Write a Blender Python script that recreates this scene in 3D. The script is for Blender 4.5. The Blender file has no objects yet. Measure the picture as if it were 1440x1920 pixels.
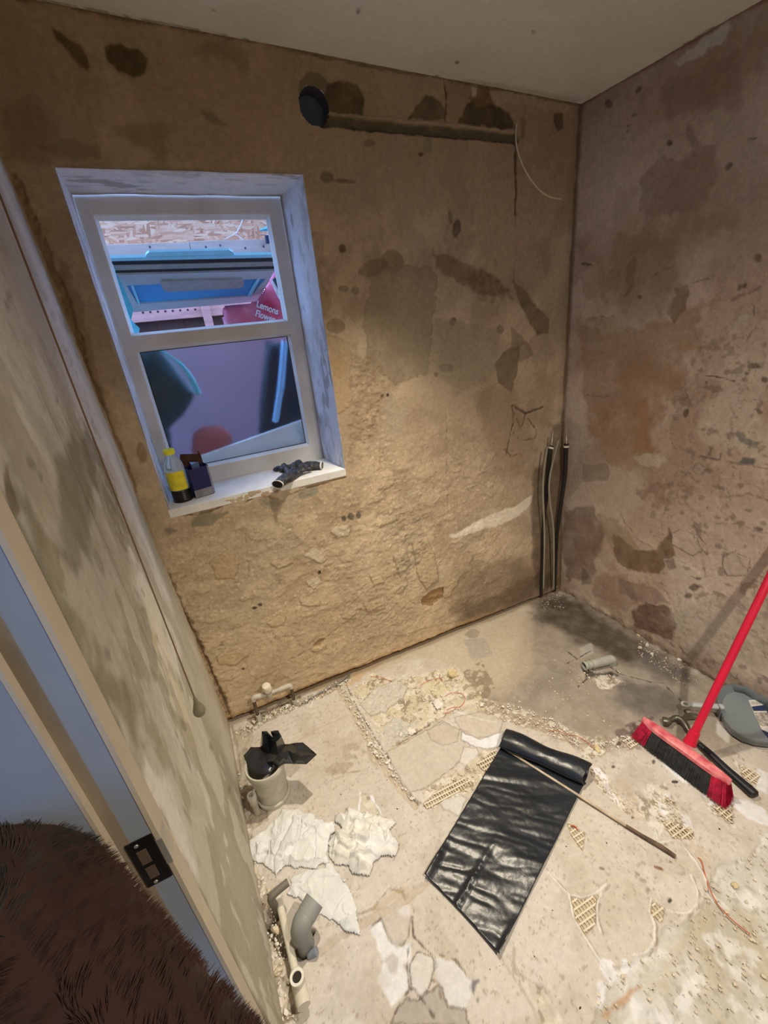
import bpy, bmesh, math, random
import numpy as np
from mathutils import Vector, Matrix, noise as mnoise
random.seed(7); rng=np.random.default_rng(11)
scene=bpy.context.scene
# ------------------------------------------------------------------ camera
F_PX=795.88
CAM=np.array([0.1806,-1.5630,1.5307])
ROT=np.array([[0.8972,-0.4306,-0.0990],[-0.2572,-0.3253,-0.9100],[0.3594,0.8419,-0.4026]])   # rows: right, down, forward
def ortho(M):
    u,_,v=np.linalg.svd(M); return u@v
ROT=ortho(ROT)
cam_d=bpy.data.cameras.new('camera'); cam=bpy.data.objects.new('camera',cam_d); scene.collection.objects.link(cam)
cam_d.sensor_fit='HORIZONTAL'; cam_d.sensor_width=36; cam_d.lens=36*F_PX/1440; cam_d.clip_start=0.02; cam_d.clip_end=60
m=Matrix.Identity(4)
for i in range(3):
    m[i][0]=ROT[0][i]; m[i][1]=-ROT[1][i]; m[i][2]=-ROT[2][i]; m[i][3]=CAM[i]
cam.matrix_world=m; scene.camera=cam
# ------------------------------------------------------------------ sky, lights, exposure
scene.view_settings.view_transform='Standard'; scene.view_settings.look='None'
scene.view_settings.gamma=1; scene.view_settings.use_curve_mapping=False
scene.view_settings.exposure=0.24
w=bpy.data.worlds.new('sky'); scene.world=w; w.use_nodes=True
bg=w.node_tree.nodes['Background']; bg.inputs[0].default_value=(0.28,0.50,1.0,1); bg.inputs[1].default_value=7.5
def lamp(name,kind,loc,aim,col,power,**k):
    l=bpy.data.lights.new(name,kind); l.color=col; l.energy=power
    for a,b in k.items(): setattr(l,a,b)
    o=bpy.data.objects.new(name,l); scene.collection.objects.link(o); o.location=loc
    o.rotation_euler=(Vector(aim)-Vector(loc)).to_track_quat('-Z','Y').to_euler(); return o
LAMP_A=(0.80,-0.46,2.225); LAMP_B=(0.93,-1.88,2.225)
lamp('ceiling_downlight_light','SPOT',LAMP_A,(0.78,-0.62,0),(1.0,0.88,0.68),112,spot_size=math.radians(80),spot_blend=1.0,shadow_soft_size=0.03)
lamp('rear_downlight_light','SPOT',LAMP_B,(0.92,-1.55,0),(1.0,0.89,0.73),106,spot_size=math.radians(136),spot_blend=0.9,shadow_soft_size=0.03)
lamp('hall_daylight','AREA',(-1.25,-2.5,1.7),(-0.05,-1.1,1.0),(0.22,0.45,1.0),7.5,shape='RECTANGLE',size=0.9,size_y=1.1)
# ------------------------------------------------------------------ pixel -> world helpers (1440x1920 frame)
def ray(u,v): return ROT.T@np.array([(u-720)/F_PX,(v-960)/F_PX,1.0])
def fl(u,v,z=0.0):
    d=ray(u,v); return CAM+d*((z-CAM[2])/d[2])
def bk(u,v,y=0.0):
    d=ray(u,v); return CAM+d*((y-CAM[1])/d[1])
def sx(u,v,x=0.0):
    d=ray(u,v); return CAM+d*((x-CAM[0])/d[0])
def V3(a): return Vector((float(a[0]),float(a[1]),float(a[2])))
def back_y(x,z): return -0.0275*np.clip(x,0,2)*np.clip(1-np.asarray(z)/1.0,0,1)
def left_x(y,z): return 0.0118*(-np.asarray(y))*np.exp(-np.asarray(z)/.35)-0.0313*z*np.clip(1+np.asarray(y)/1.062,0,1.1)
def right_x(y,z): return 1.9035-0.0203*np.asarray(y)-0.0221*z
def ceil_z(x): return 2.3-0.0392*np.asarray(x)
def on_back(u,v):
    y=0.0
    for _ in range(4):
        P=bk(u,v,y); y=float(back_y(P[0],P[2]))
    return (P[0],P[2])
def on_left(u,v):
    x=0.0
    for _ in range(6):
        P=sx(u,v,x); x=float(left_x(P[1],P[2]))
    return (P[1],P[2])
def on_right(u,v):
    x=1.9
    for _ in range(6):
        P=sx(u,v,x); x=float(right_x(P[1],P[2]))
    return (P[1],P[2])
def on_floor(u,v):
    P=fl(u,v); return (P[0],P[1])
def on_ceil(u,v):
    z=2.26
    for _ in range(6):
        P=fl(u,v,z); z=float(ceil_z(P[0]))
    return (P[0],P[1])
# ------------------------------------------------------------------ numpy noise
TAB=rng.random((256,256))
def vn(x,y,s=0):
    x=x+s*17.31; y=y+s*9.77
    xi=np.floor(x).astype(int); yi=np.floor(y).astype(int); xf=x-xi; yf=y-yi
    xf=xf*xf*(3-2*xf); yf=yf*yf*(3-2*yf)
    a=TAB[xi&255,yi&255]; b=TAB[(xi+1)&255,yi&255]; c=TAB[xi&255,(yi+1)&255]; d=TAB[(xi+1)&255,(yi+1)&255]
    return a+(b-a)*xf+(c-a)*yf+(a-b-c+d)*xf*yf
def fbm(x,y,f,o=4,s=0):
    t=0;a=1;n=0
    for i in range(o):
        t=t+a*vn(x*f,y*f,s+i*3); n+=a; a*=.5; f*=2.03
    return t/n
def sm(a,b,x):
    t=np.clip((x-a)/(b-a),0,1); return t*t*(3-2*t)
def seg_d(x,y,a,b):
    ax,ay=a;bx,by=b; dx,dy=bx-ax,by-ay; L=dx*dx+dy*dy+1e-12
    t=np.clip(((x-ax)*dx+(y-ay)*dy)/L,0,1); return np.hypot(x-ax-t*dx,y-ay-t*dy)
def poly_sdf(x,y,P):
    d=np.full(x.shape,1e9); ins=np.zeros(x.shape,bool); n=len(P)
    for i in range(n):
        a=P[i];b=P[(i+1)%n]; d=np.minimum(d,seg_d(x,y,a,b))
        c=((a[1]>y)!=(b[1]>y)); 
        if b[1]!=a[1]: ins^=c&(x<(b[0]-a[0])*(y-a[1])/(b[1]-a[1])+a[0])
    return np.where(ins,-d,d)
# ------------------------------------------------------------------ materials
def new_mat(name):
    m=bpy.data.materials.new(name); m.use_nodes=True; return m,m.node_tree,m.node_tree.nodes['Principled BSDF']
MATS={}
def mat(name,col,rough=.6,metal=0,var=.12,scale=30,bump=0,bscale=80,trans=0,ior=1.45,coat=0,spec=None,emit=None,es=1,alpha=None,col2=None,stretch=None,sheen=0):
    if name in MATS: return MATS[name]
    m,nt,p=new_mat(name); MATS[name]=m
    p.inputs['Roughness'].default_value=rough; p.inputs['Metallic'].default_value=metal
    if trans: p.inputs['Transmission Weight'].default_value=trans
    p.inputs['IOR'].default_value=ior
    if coat: p.inputs['Coat Weight'].default_value=coat
    if sheen: p.inputs['Sheen Weight'].default_value=sheen
    if spec is not None: p.inputs['Specular IOR Level'].default_value=spec
    if emit: p.inputs['Emission Color'].default_value=(*emit,1); p.inputs['Emission Strength'].default_value=es
    tc=nt.nodes.new('ShaderNodeTexCoord'); out=tc.outputs['Object']
    if stretch:
        mp=nt.nodes.new('ShaderNodeMapping'); mp.inputs['Scale'].default_value=stretch; nt.links.new(out,mp.inputs[0]); out=mp.outputs[0]
    nz=nt.nodes.new('ShaderNodeTexNoise'); nz.inputs['Scale'].default_value=scale; nz.inputs['Detail'].default_value=5; nt.links.new(out,nz.inputs['Vector'])
    rp=nt.nodes.new('ShaderNodeValToRGB'); rp.color_ramp.elements[0].position=.3; rp.color_ramp.elements[1].position=.7
    c2=col2 or tuple(min(1,c*(1+var)) for c in col)
    rp.color_ramp.elements[0].color=(*[c*(1-var) for c in col],1); rp.color_ramp.elements[1].color=(*c2,1)
    nt.links.new(nz.outputs[0],rp.inputs[0]); nt.links.new(rp.outputs[0],p.inputs['Base Color'])
    if bump:
        n2=nt.nodes.new('ShaderNodeTexNoise'); n2.inputs['Scale'].default_value=bscale; n2.inputs['Detail'].default_value=6; nt.links.new(out,n2.inputs['Vector'])
        b=nt.nodes.new('ShaderNodeBump'); b.inputs['Strength'].default_value=bump; b.inputs['Distance'].default_value=.004
        nt.links.new(n2.outputs[0],b.inputs['Height']); nt.links.new(b.outputs[0],p.inputs['Normal'])
    return m
def surf_mat(name,rough=.88,fine=.22,bump=.35,bs=160,spec=.3):
    m,nt,p=new_mat(name); p.inputs['Roughness'].default_value=rough; p.inputs['Specular IOR Level'].default_value=spec
    at=nt.nodes.new('ShaderNodeAttribute'); at.attribute_name='col'
    tc=nt.nodes.new('ShaderNodeTexCoord')
    nz=nt.nodes.new('ShaderNodeTexNoise'); nz.inputs['Scale'].default_value=55; nz.inputs['Detail'].default_value=10; nz.inputs['Roughness'].default_value=.7
    nt.links.new(tc.outputs['Object'],nz.inputs['Vector'])
    mr=nt.nodes.new('ShaderNodeMapRange'); mr.inputs[1].default_value=.3; mr.inputs[2].default_value=.7; mr.inputs[3].default_value=1-fine; mr.inputs[4].default_value=1+fine
    nt.links.new(nz.outputs[0],mr.inputs[0])
    mx=nt.nodes.new('ShaderNodeVectorMath'); mx.operation='SCALE'; nt.links.new(at.outputs['Color'],mx.inputs[0]); nt.links.new(mr.outputs[0],mx.inputs['Scale'])
    nt.links.new(mx.outputs[0],p.inputs['Base Color'])
    n2=nt.nodes.new('ShaderNodeTexNoise'); n2.inputs['Scale'].default_value=bs; n2.inputs['Detail'].default_value=8; nt.links.new(tc.outputs['Object'],n2.inputs['Vector'])
    b=nt.nodes.new('ShaderNodeBump'); b.inputs['Strength'].default_value=bump; b.inputs['Distance'].default_value=.003
    nt.links.new(n2.outputs[0],b.inputs['Height']); nt.links.new(b.outputs[0],p.inputs['Normal'])
    return m
# ------------------------------------------------------------------ object helpers
COL=scene.collection
def link(name,me,ma=None,parent=None,smooth=False):
    o=bpy.data.objects.new(name,me); COL.objects.link(o)
    if ma:
        for a in (ma if isinstance(ma,list) else [ma]): me.materials.append(a)
    if parent: o.parent=parent
    if smooth:
        for p in me.polygons: p.use_smooth=True
    return o
def tag(o,label,cat,group=None):
    o['label']=label; o['category']=cat
    if group: o['group']=group
    return o
def thing(name,label,cat,loc,group=None,rot=None):
    o=bpy.data.objects.new(name,None); COL.objects.link(o); o.location=loc; o.empty_display_size=.05
    if rot: o.rotation_euler=rot
    tag(o,label,cat,group); return o
def struct(o): o['kind']='structure'; return o
def mesh(name,vs,fs):
    me=bpy.data.meshes.new(name); me.from_pydata([tuple(map(float,v)) for v in vs],[],fs); me.validate(); me.update(); return me
class MB:
    """collects shapes in world space; build() makes them one mesh with the origin at a chosen point"""
    def __init__(s): s.v=[];s.f=[]
    def add(s,vs,fs):
        n=len(s.v); s.v+= [V3(v) for v in vs]; s.f+=[tuple(i+n for i in f) for f in fs]; return s
    def box(s,a,b,M=None,bev=0):
        x0,y0,z0=a;x1,y1,z1=b
        bm=bmesh.new(); bmesh.ops.create_cube(bm,size=1)
        for v in bm.verts: v.co=Vector(((x0+x1)/2+v.co.x*(x1-x0),(y0+y1)/2+v.co.y*(y1-y0),(z0+z1)/2+v.co.z*(z1-z0)))
        if bev: bmesh.ops.bevel(bm,geom=bm.edges[:],offset=bev,segments=2,affect='EDGES',profile=.6)
        if M: bm.transform(M)
        bm.verts.index_update(); s.add([v.co.copy() for v in bm.verts],[tuple(v.index for v in f.verts) for f in bm.faces]); bm.free(); return s
    def tube(s,pts,r,n=12,cap=True,wall=0,flat=1.0):
        pts=[V3(p) for p in pts]; k=len(pts); rs=r if hasattr(r,'__len__') else [r]*k
        T=[(pts[min(i+1,k-1)]-pts[max(i-1,0)]).normalized() for i in range(k)]
        up=Vector((0,0,1)) if abs(T[0].z)<.9 else Vector((1,0,0)); N=(up-T[0]*up.dot(T[0])).normalized()
        rings=[]; vs=[]
        def ring(i,N,rr):
            B=T[i].cross(N); return [pts[i]+(N*math.cos(a)*flat+B*math.sin(a))*rr for a in [2*math.pi*j/n for j in range(n)]]
        Ns=[]
        for i in range(k):
            N=(N-T[i]*N.dot(T[i])).normalized(); Ns.append(N.copy()); vs+=ring(i,N,rs[i])
        fs=[(i*n+j,i*n+(j+1)%n,(i+1)*n+(j+1)%n,(i+1)*n+j) for i in range(k-1) for j in range(n)]
        if wall:
            o=len(vs)
            for i in range(k): vs+=ring(i,Ns[i],max(rs[i]-wall,.0003))
            fs+=[(o+i*n+j,o+(i+1)*n+j,o+(i+1)*n+(j+1)%n,o+i*n+(j+1)%n) for i in range(k-1) for j in range(n)]
            for e in (0,(k-1)*n):
                for j in range(n):
                    q=(e+j,e+(j+1)%n,o+e+(j+1)%n,o+e+j); fs.append(q[::-1] if e==0 else q)
        elif cap:
            fs.append(tuple(range(n))[::-1]); fs.append(tuple((k-1)*n+j for j in range(n)))
        s.add(vs,fs); return s
    def lathe(s,prof,M,n=32):
        vs=[];k=len(prof)
        for (r,z) in prof:
            for j in range(n):
                a=2*math.pi*j/n; vs.append(M@Vector((r*math.cos(a),r*math.sin(a),z)))
        fs=[(i*n+j,i*n+(j+1)%n,(i+1)*n+(j+1)%n,(i+1)*n+j) for i in range(k-1) for j in range(n)]
        if prof[0][0]>1e-4: pass
        s.add(vs,fs); return s
    def build(s,name,ma,parent=None,smooth=False,at=None,origin=None):
        # parent: an Empty (unrotated) whose location is subtracted
        off=Vector((0,0,0))
        p=parent
        while p is not None: off+=p.location; p=p.parent
        if parent is None and origin is None and s.v:
            xs=[v.x for v in s.v]; ys=[v.y for v in s.v]; origin=((min(xs)+max(xs))/2,(min(ys)+max(ys))/2,min(v.z for v in s.v))
        if parent is None: off=Vector(origin)
        me=mesh(name,[v-off for v in s.v],s.f)
        o=link(name,me,ma,parent,smooth)
        if parent is None: o.location=off
        if smooth and smooth!=True:
            pass
        return o
def smooth_angle(o,deg=40):
    me=o.data
    for p in me.polygons: p.use_smooth=True
    bm=bmesh.new(); bm.from_mesh(me)
    for e in bm.edges:
        if len(e.link_faces)==2 and e.calc_face_angle(0)>math.radians(deg): e.smooth=False
    bm.to_mesh(me); bm.free(); return o
def spline(P,n=8):
    P=[V3(p) for p in P]; out=[]
    for i in range(len(P)-1):
        p0=P[max(i-1,0)];p1=P[i];p2=P[i+1];p3=P[min(i+2,len(P)-1)]
        for k in range(n):
            t=k/n; out.append(.5*((2*p1)+(p2-p0)*t+(2*p0-5*p1+4*p2-p3)*t*t+(3*p1-p0-3*p2+p3)*t**3))
    out.append(P[-1]); return out
# ------------------------------------------------------------------ detailed surfaces (grid with painted plaster colour and relief)
class Surf:
    def __init__(s,u0,u1,v0,v1,st,base,px):
        s.nu=int(round((u1-u0)/st))+1; s.nv=int(round((v1-v0)/st))+1
        u=np.linspace(u0,u1,s.nu); v=np.linspace(v0,v1,s.nv); s.U,s.V=np.meshgrid(u,v,indexing='ij')
        s.C=np.ones(s.U.shape+(3,))*np.array(base); s.H=np.zeros(s.U.shape); s.px=px; s.u0=u0;s.v0=v0;s.st=st
        s.wx=fbm(s.U,s.V,14,4,5)-.5; s.wy=fbm(s.U,s.V,14,4,9)-.5; s.fx=fbm(s.U,s.V,60,4,15)-.5; s.mx=fbm(s.U,s.V,34,4,17)-.5; s.my=fbm(s.U,s.V,34,4,19)-.5; s.al=fbm(s.U,s.V,26,4,27)
    def win(s,P,pad):
        us=[p[0] for p in P]; vs=[p[1] for p in P]
        i0=max(0,int((min(us)-pad-s.u0)/s.st)); i1=min(s.nu,int((max(us)+pad-s.u0)/s.st)+2)
        j0=max(0,int((min(vs)-pad-s.v0)/s.st)); j1=min(s.nv,int((max(vs)+pad-s.v0)/s.st)+2)
        if i1<=i0 or j1<=j0: return None
        return (slice(i0,i1),slice(j0,j1))
    def mask(s,pts,soft,warp,line=None,world=False,rag=.005):
        P=[p if world else s.px(*p) for p in pts]; W=s.win(P,.06+soft+warp+(line or 0))
        if W is None: return None,None
        k=min(warp,.02)*1.3; x=s.U[W]+s.wx[W]*warp*2+s.mx[W]*k; y=s.V[W]+s.wy[W]*warp*2+s.my[W]*k
        if line:
            d=np.full(x.shape,1e9)
            for a,b in zip(P[:-1],P[1:]): d=np.minimum(d,seg_d(x,y,a,b))
            d-=line/2
        else: d=poly_sdf(x,y,P)
        d=d+s.fx[W]*rag*2
        return W,d
    def blob(s,pts,col=None,a=1,soft=.004,warp=.012,h=0,rim=None,rimw=.003,rimh=0,world=False,rag=.005,grain=0,gf=90,line=None,mul=None,tex=None):
        W,d=s.mask(pts,soft,warp,line,world,rag)
        if W is None: return
        m=1-sm(-soft,soft,d); 
        if tex: m=m*sm(tex[1],tex[2],fbm(s.U[W],s.V[W],tex[0],4,31))
        aa=(m*np.clip(a*(.72+.56*s.al[W]),0,1))[...,None]
        if mul is not None: s.C[W]=s.C[W]*(1-aa+aa*np.array(mul))
        if col is not None: s.C[W]=s.C[W]*(1-aa)+np.array(col)*aa
        if h: s.H[W]+=m*h
        if grain:
            g=fbm(s.U[W],s.V[W],gf,4,21)-.5; s.H[W]+=m*g*grain
        if rim is not None or rimh:
            r=np.exp(-(d/rimw)**2)
            if rim is not None: s.C[W]=s.C[W]*(1-(r*a)[...,None])+np.array(rim)*(r*a)[...,None]
            s.H[W]+=r*rimh
    def line(s,pts,w,col=None,a=1,h=0,warp=.004,soft=.0015,**k): s.blob(pts,col,a,soft,warp,h,line=w,**k)
    def spot(s,cx,cy,rx,ry,ang=0,col=None,**k):
        c,t=math.cos(math.radians(ang)),math.sin(math.radians(ang))
        s.blob([(cx+rx*math.cos(q)*c-ry*math.sin(q)*t,cy+rx*math.cos(q)*t+ry*math.sin(q)*c) for q in np.linspace(0,2*math.pi,13)[:-1]],col,**k)
    def build(s,name,pos,ma,drop=None):
        P=pos(s.U,s.V,s.H); nu,nv=s.nu,s.nv
        idx=np.arange(nu*nv).reshape(nu,nv)
        q=np.stack([idx[:-1,:-1],idx[1:,:-1],idx[1:,1:],idx[:-1,1:]],-1)
        if drop is not None:
            uc=(s.U[:-1,:-1]+s.U[1:,1:])/2; vc=(s.V[:-1,:-1]+s.V[1:,1:])/2; q=q[~drop(uc,vc)]
        q=q.reshape(-1,4); used=np.zeros(nu*nv,bool); used[q.ravel()]=True; re=np.cumsum(used)-1; q=re[q]
        co=P.reshape(-1,3)[used]; C=s.C.reshape(-1,3)[used]
        me=bpy.data.meshes.new(name); me.vertices.add(len(co)); me.vertices.foreach_set('co',co.astype(np.float32).ravel())
        me.loops.add(len(q)*4); me.loops.foreach_set('vertex_index',q.astype(np.int32).ravel())
        me.polygons.add(len(q)); me.polygons.foreach_set('loop_start',np.arange(0,len(q)*4,4,dtype=np.int32)); me.polygons.foreach_set('loop_total',np.full(len(q),4,dtype=np.int32))
        me.update(calc_edges=True); me.polygons.foreach_set('use_smooth',np.ones(len(q),bool))
        at=me.attributes.new('col','FLOAT_COLOR','POINT'); at.data.foreach_set('color',np.c_[np.clip(C,0.004,.95),np.ones(len(C))].astype(np.float32).ravel())
        me.validate(); o=link(name,me,ma); struct(o); return o
plaster=surf_mat('bare_plaster',fine=.16,bump=.45,bs=150)
plaster_l=surf_mat('filled_plaster',fine=.10,bump=.25,bs=110)
screed=surf_mat('floor_screed',fine=.12,bump=.35,bs=190)
ceilm=surf_mat('ceiling_paint',fine=.06,bump=.5,bs=220)
# ================================================================== back wall (window wall)
WX0,WX1,WZ0,WZ1=0.043,0.697,1.018,1.978
S=Surf(-0.09,1.92,-0.02,2.31,0.004,(.36,.255,.15),on_back)
U,V=S.U,S.V
n1=fbm(U,V,3,5,1); n2=fbm(U,V,9,5,2); n3=fbm(U,V,1.6,3,3)
mixc=lambda a,b,t:a*(1-t[...,None])+np.array(b)*t[...,None]
C=S.C
C=mixc(C,(.47,.345,.205),sm(.42,.62,n1)*.8)
C=mixc(C,(.27,.185,.105),sm(.50,.66,n2)*.55)
C=mixc(C,(.30,.235,.15),sm(.5,.7,fbm(U,V,5,4,8))*.5)
C=mixc(C,(.26,.165,.085),sm(1.75,2.2,V)*.6)                       # darker band towards the ceiling
C=mixc(C,(.26,.17,.10),sm(.4,.05,V)*sm(1.0,1.6,U)*.75)
C=mixc(C,(.45,.32,.18),sm(.8,.2,V)*sm(1.3,.9,U)*.5)
S.C=C
S.C=S.C*np.array([1.30,1.42,1.66])
# flaky thin skim edges over most of the wall, rough coarse render lower down
rough=np.clip(sm(1.25,.8,V)*sm(1.75,1.35,U)*.8+sm(.10,.0,np.abs(U-(.86-.05*(V-1))))*sm(1.55,1.35,V)*.9,0,1)
e=fbm(U*1.0,V*1.5,11,5,40); S.H+=(sm(.485,.51,e)*.0016+sm(.555,.575,e)*.0015)*rough
e2=fbm(U,V*1.6,24,4,50); S.H+=sm(.51,.56,e2)*.0008*rough
S.H+=(fbm(U,V,70,3,60)-.5)*.0022*rough+(fbm(U,V,18,4,70)-.5)*.0015*(.25+rough)+(fbm(U,V,2.5,3,75)-.5)*.010
S.C=mixc(S.C,(.66,.53,.36),sm(.56,.62,e)*rough*.4)
S.C=mixc(S.C,(.27,.19,.11),np.exp(-((e-.5)/.005)**2)*rough*.22)
e3=fbm(U+.3,V*.8,6,5,90); S.H+=sm(.52,.53,e3)*.0009; S.C=mixc(S.C,(.33,.245,.155),np.exp(-((e3-.525)/.004)**2)*.28)
g1=fbm(U,V,120,3,91); S.C=mixc(S.C,(.30,.21,.12),sm(.66,.74,g1)*(.15+.45*rough)); S.C=mixc(S.C,(.72,.60,.42),sm(.68,.76,fbm(U,V,95,3,93))*rough*.6); S.H+=sm(.6,.75,fbm(U,V,95,3,93))*.0012*rough
st=fbm(U*.6+V*.5,V*.6-U*.5,40,4,95)*1.0; S.C=mixc(S.C,(.40,.31,.205),sm(.55,.7,fbm((U+V)*.35,(V-U)*1.6,14,4,97))*.35)
dark=(.085,.062,.028); olive=(.125,.10,.055); green=(.19,.17,.115); grey=(.24,.225,.18)
B=S.blob; L=S.line
# -- upper left
B([(96,50),(120,62),(150,85),(170,110),(168,130),(145,122),(125,95),(104,70)],(.12,.075,.035),a=.85,warp=.01,h=-.001)
B([(197,88),(230,80),(262,88),(279,105),(274,135),(255,145),(225,135),(205,112)],dark,a=.93,warp=.008,h=-.0015)
B([(345,95),(420,85),(470,100),(455,135),(380,120)],(.16,.12,.075),a=.4,warp=.03,soft=.015)
B([(378,205),(400,212),(425,238),(405,235),(388,222)],(.17,.14,.085),a=.7)
B([(0,200),(70,180),(110,260),(90,300),(20,290)],(.17,.10,.055),a=.4,warp=.03,soft=.02)
B([(225,225),(330,240),(300,290),(240,275)],(.20,.12,.06),a=.45,warp=.03,soft=.01)
B([(70,270),(190,262),(195,298),(110,296)],(.17,.13,.08),a=.5,warp=.02)
# -- around the extractor hole and the cable chase
B([(560,150),(575,132),(600,140),(620,160),(618,215),(600,238),(580,215),(562,190)],(.17,.14,.09),a=.9,warp=.006)
B([(612,158),(640,152),(672,158),(686,185),(680,215),(640,215),(612,212)],dark,a=.92,warp=.006,h=-.003)
L([(604,226),(640,228),(700,234),(760,240),(820,246),(900,254),(966,262)],.030,(.125,.105,.06),warp=.004,h=-.010,rag=.002,grain=.004,soft=.003)
L([(610,214),(700,219),(760,226),(840,234),(968,248)],.0035,(.42,.33,.21),a=.8,h=.004,warp=.003)
L([(604,238),(700,244),(760,250),(960,268)],.004,(.07,.05,.03),a=.8,warp=.004)
B([(765,219),(785,192),(800,178),(825,190),(833,205),(832,226),(800,224)],olive,a=.9,warp=.006,h=-.002)
B([(830,150),(880,155),(885,180),(868,205),(860,228),(835,226)],(.33,.22,.13),a=.75,warp=.006,h=.001)
L([(832,150),(836,185),(834,228)],.007,(.09,.055,.03),a=.9,warp=.004,h=-.002)
B([(860,230),(875,200),(890,180),(925,195),(955,210),(966,240),(940,243)],dark,a=.95,warp=.008,h=-.002)
B([(886,160),(900,156),(915,168),(924,195),(895,200),(880,185)],(.20,.115,.06),a=.9,warp=.005)
B([(885,152),(895,158),(892,180),(884,180)],(.55,.48,.38),a=.9,warp=.004)
B([(920,165),(1000,180),(1070,195),(1060,210),(985,200),(930,196)],(.42,.34,.24),a=.85,warp=.012)
B([(1038,213),(1055,212),(1056,240),(1046,248),(1038,235)],dark,a=.9,warp=.004)
B([(975,222),(984,224),(983,262),(974,262)],(.20,.14,.08),a=.7,warp=.003)
L([(966,250),(967,300),(968,345),(966,400)],.010,(.13,.085,.045),a=.95,warp=.003,h=-.006)
L([(966,400),(965,470),(963,540)],.003,(.15,.1,.05),a=.4,warp=.003)
L([(20,-8),(330,50),(720,127),(835,148),(1088,197)],.010,(.10,.07,.04),a=.6,warp=.006)
# -- small marks
for (x,y,rx,ry,an,c,a) in [(612,332,13,12,0,dark,.6),(645,340,24,4,6,(.14,.1,.06),.6),(693,268,12,7,10,dark,.4),(803,272,9,16,5,grey,.7),(790,289,5,4,0,dark,.8),
  (856,428,7,17,12,(.10,.07,.05),.8),(845,408,4,14,-10,dark,.5),(641,465,7,8,0,(.13,.08,.05),.8),(644,541,10,6,0,dark,.5),(666,545,8,8,0,dark,.5),(850,604,6,9,20,dark,.7),
  (700,503,30,16,-20,(.17,.11,.06),.5),(735,490,22,22,0,(.19,.125,.07),.5),(722,612,10,10,0,(.5,.42,.3),.35),(630,612,18,14,0,(.22,.15,.08),.55),(636,690,14,24,0,(.40,.27,.13),.6),
  (836,690,13,8,0,dark,.55),(846,690,5,8,0,dark,.7),(818,702,4,4,0,dark,.6),(716,743,3,3,0,(.02,.015,.01),1),(727,742,3,3,0,(.02,.015,.01),1),(938,617,7,9,0,dark,.5),
  (646,973,5,6,10,(.07,.06,.05),.85),(659,969,6,7,0,(.07,.06,.05),.85),(673,966,5,6,0,(.07,.06,.05),.85),(477,1139,5,3,-10,(.03,.02,.01),1),(487,1133,4,3,-10,(.03,.02,.01),.9),
  (599,1074,3,4,0,(.03,.02,.01),1),(599,1084,3,4,0,(.03,.02,.01),1),(456,1254,2,2,0,(.03,.02,.01),1),(415,1210,4,2,0,dark,.7),(590,1010,4,2,0,dark,.5)]:
    S.spot(x,y,rx,ry,an,c,a=a,warp=.004,soft=.002,rag=.002,h=-.001)
# -- middle
B([(812,475),(850,482),(900,505),(940,525),(960,545),(935,560),(880,545),(830,520)],(.17,.10,.055),a=.6,warp=.02,soft=.006)
B([(868,500),(930,520),(960,560),(910,575),(880,545)],(.15,.095,.055),a=.4,warp=.02,tex=(60,.4,.55))
B([(960,520),(985,545),(1005,575),(1030,598),(1028,625),(1005,628),(990,600),(970,560)],(.16,.115,.06),a=.75,warp=.008)
B([(960,610),(990,640),(1000,665),(975,680),(960,650)],(.17,.115,.06),a=.5,warp=.01)
B([(950,655),(975,650),(970,700),(958,735),(935,715),(928,680)],(.17,.12,.065),a=.75,warp=.008)
B([(700,515),(740,500),(815,505),(820,560),(800,700),(740,720),(690,690),(680,590)],(.30,.245,.165),a=.6,warp=.02,soft=.008,h=.001,rim=(.22,.16,.1),rimw=.002)
B([(820,600),(930,620),(930,700),(860,740),(820,710)],(.34,.285,.20),a=.6,warp=.02,soft=.01)
B([(560,430),(610,440),(600,510),(620,560),(625,600),(590,600)],(.34,.25,.155),a=.5,warp=.02)
B([(590,620),(655,640),(660,760),(630,780),(610,700)],(.45,.32,.18),a=.6,warp=.015,h=.0015,rim=(.3,.2,.11),rimw=.002)
B([(660,640),(715,660),(720,760),(690,850),(650,870),(655,780)],(.27,.185,.11),a=.45,warp=.02,tex=(50,.4,.55),grain=.006,gf=110)
# scribble of brown adhesive
for pts,wd in (([(960,760),(962,790),(952,830),(949,850)],.006),([(960,760),(985,775),(1018,763)],.011),([(958,762),(975,800),(962,812)],.004),([(985,775),(980,795),(962,812),(975,826),(1002,822),(1006,808),(990,785)],.005)):
    L(pts,wd,(.10,.068,.038),a=.85,warp=.002,h=.0015)
L([(945,842),(958,856),(975,850)],.006,(.12,.07,.04),a=.7,warp=.003)
B([(845,1005),(880,985),(920,965),(960,950),(998,930),(1000,940),(975,965),(930,985),(885,998),(850,1010)],(.82,.74,.60),a=.9,warp=.012,soft=.006,h=.001)
B([(905,700),(960,730),(1010,850),(1000,900),(930,880),(900,800)],(.25,.165,.10),a=.35,warp=.03,soft=.02)
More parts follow.
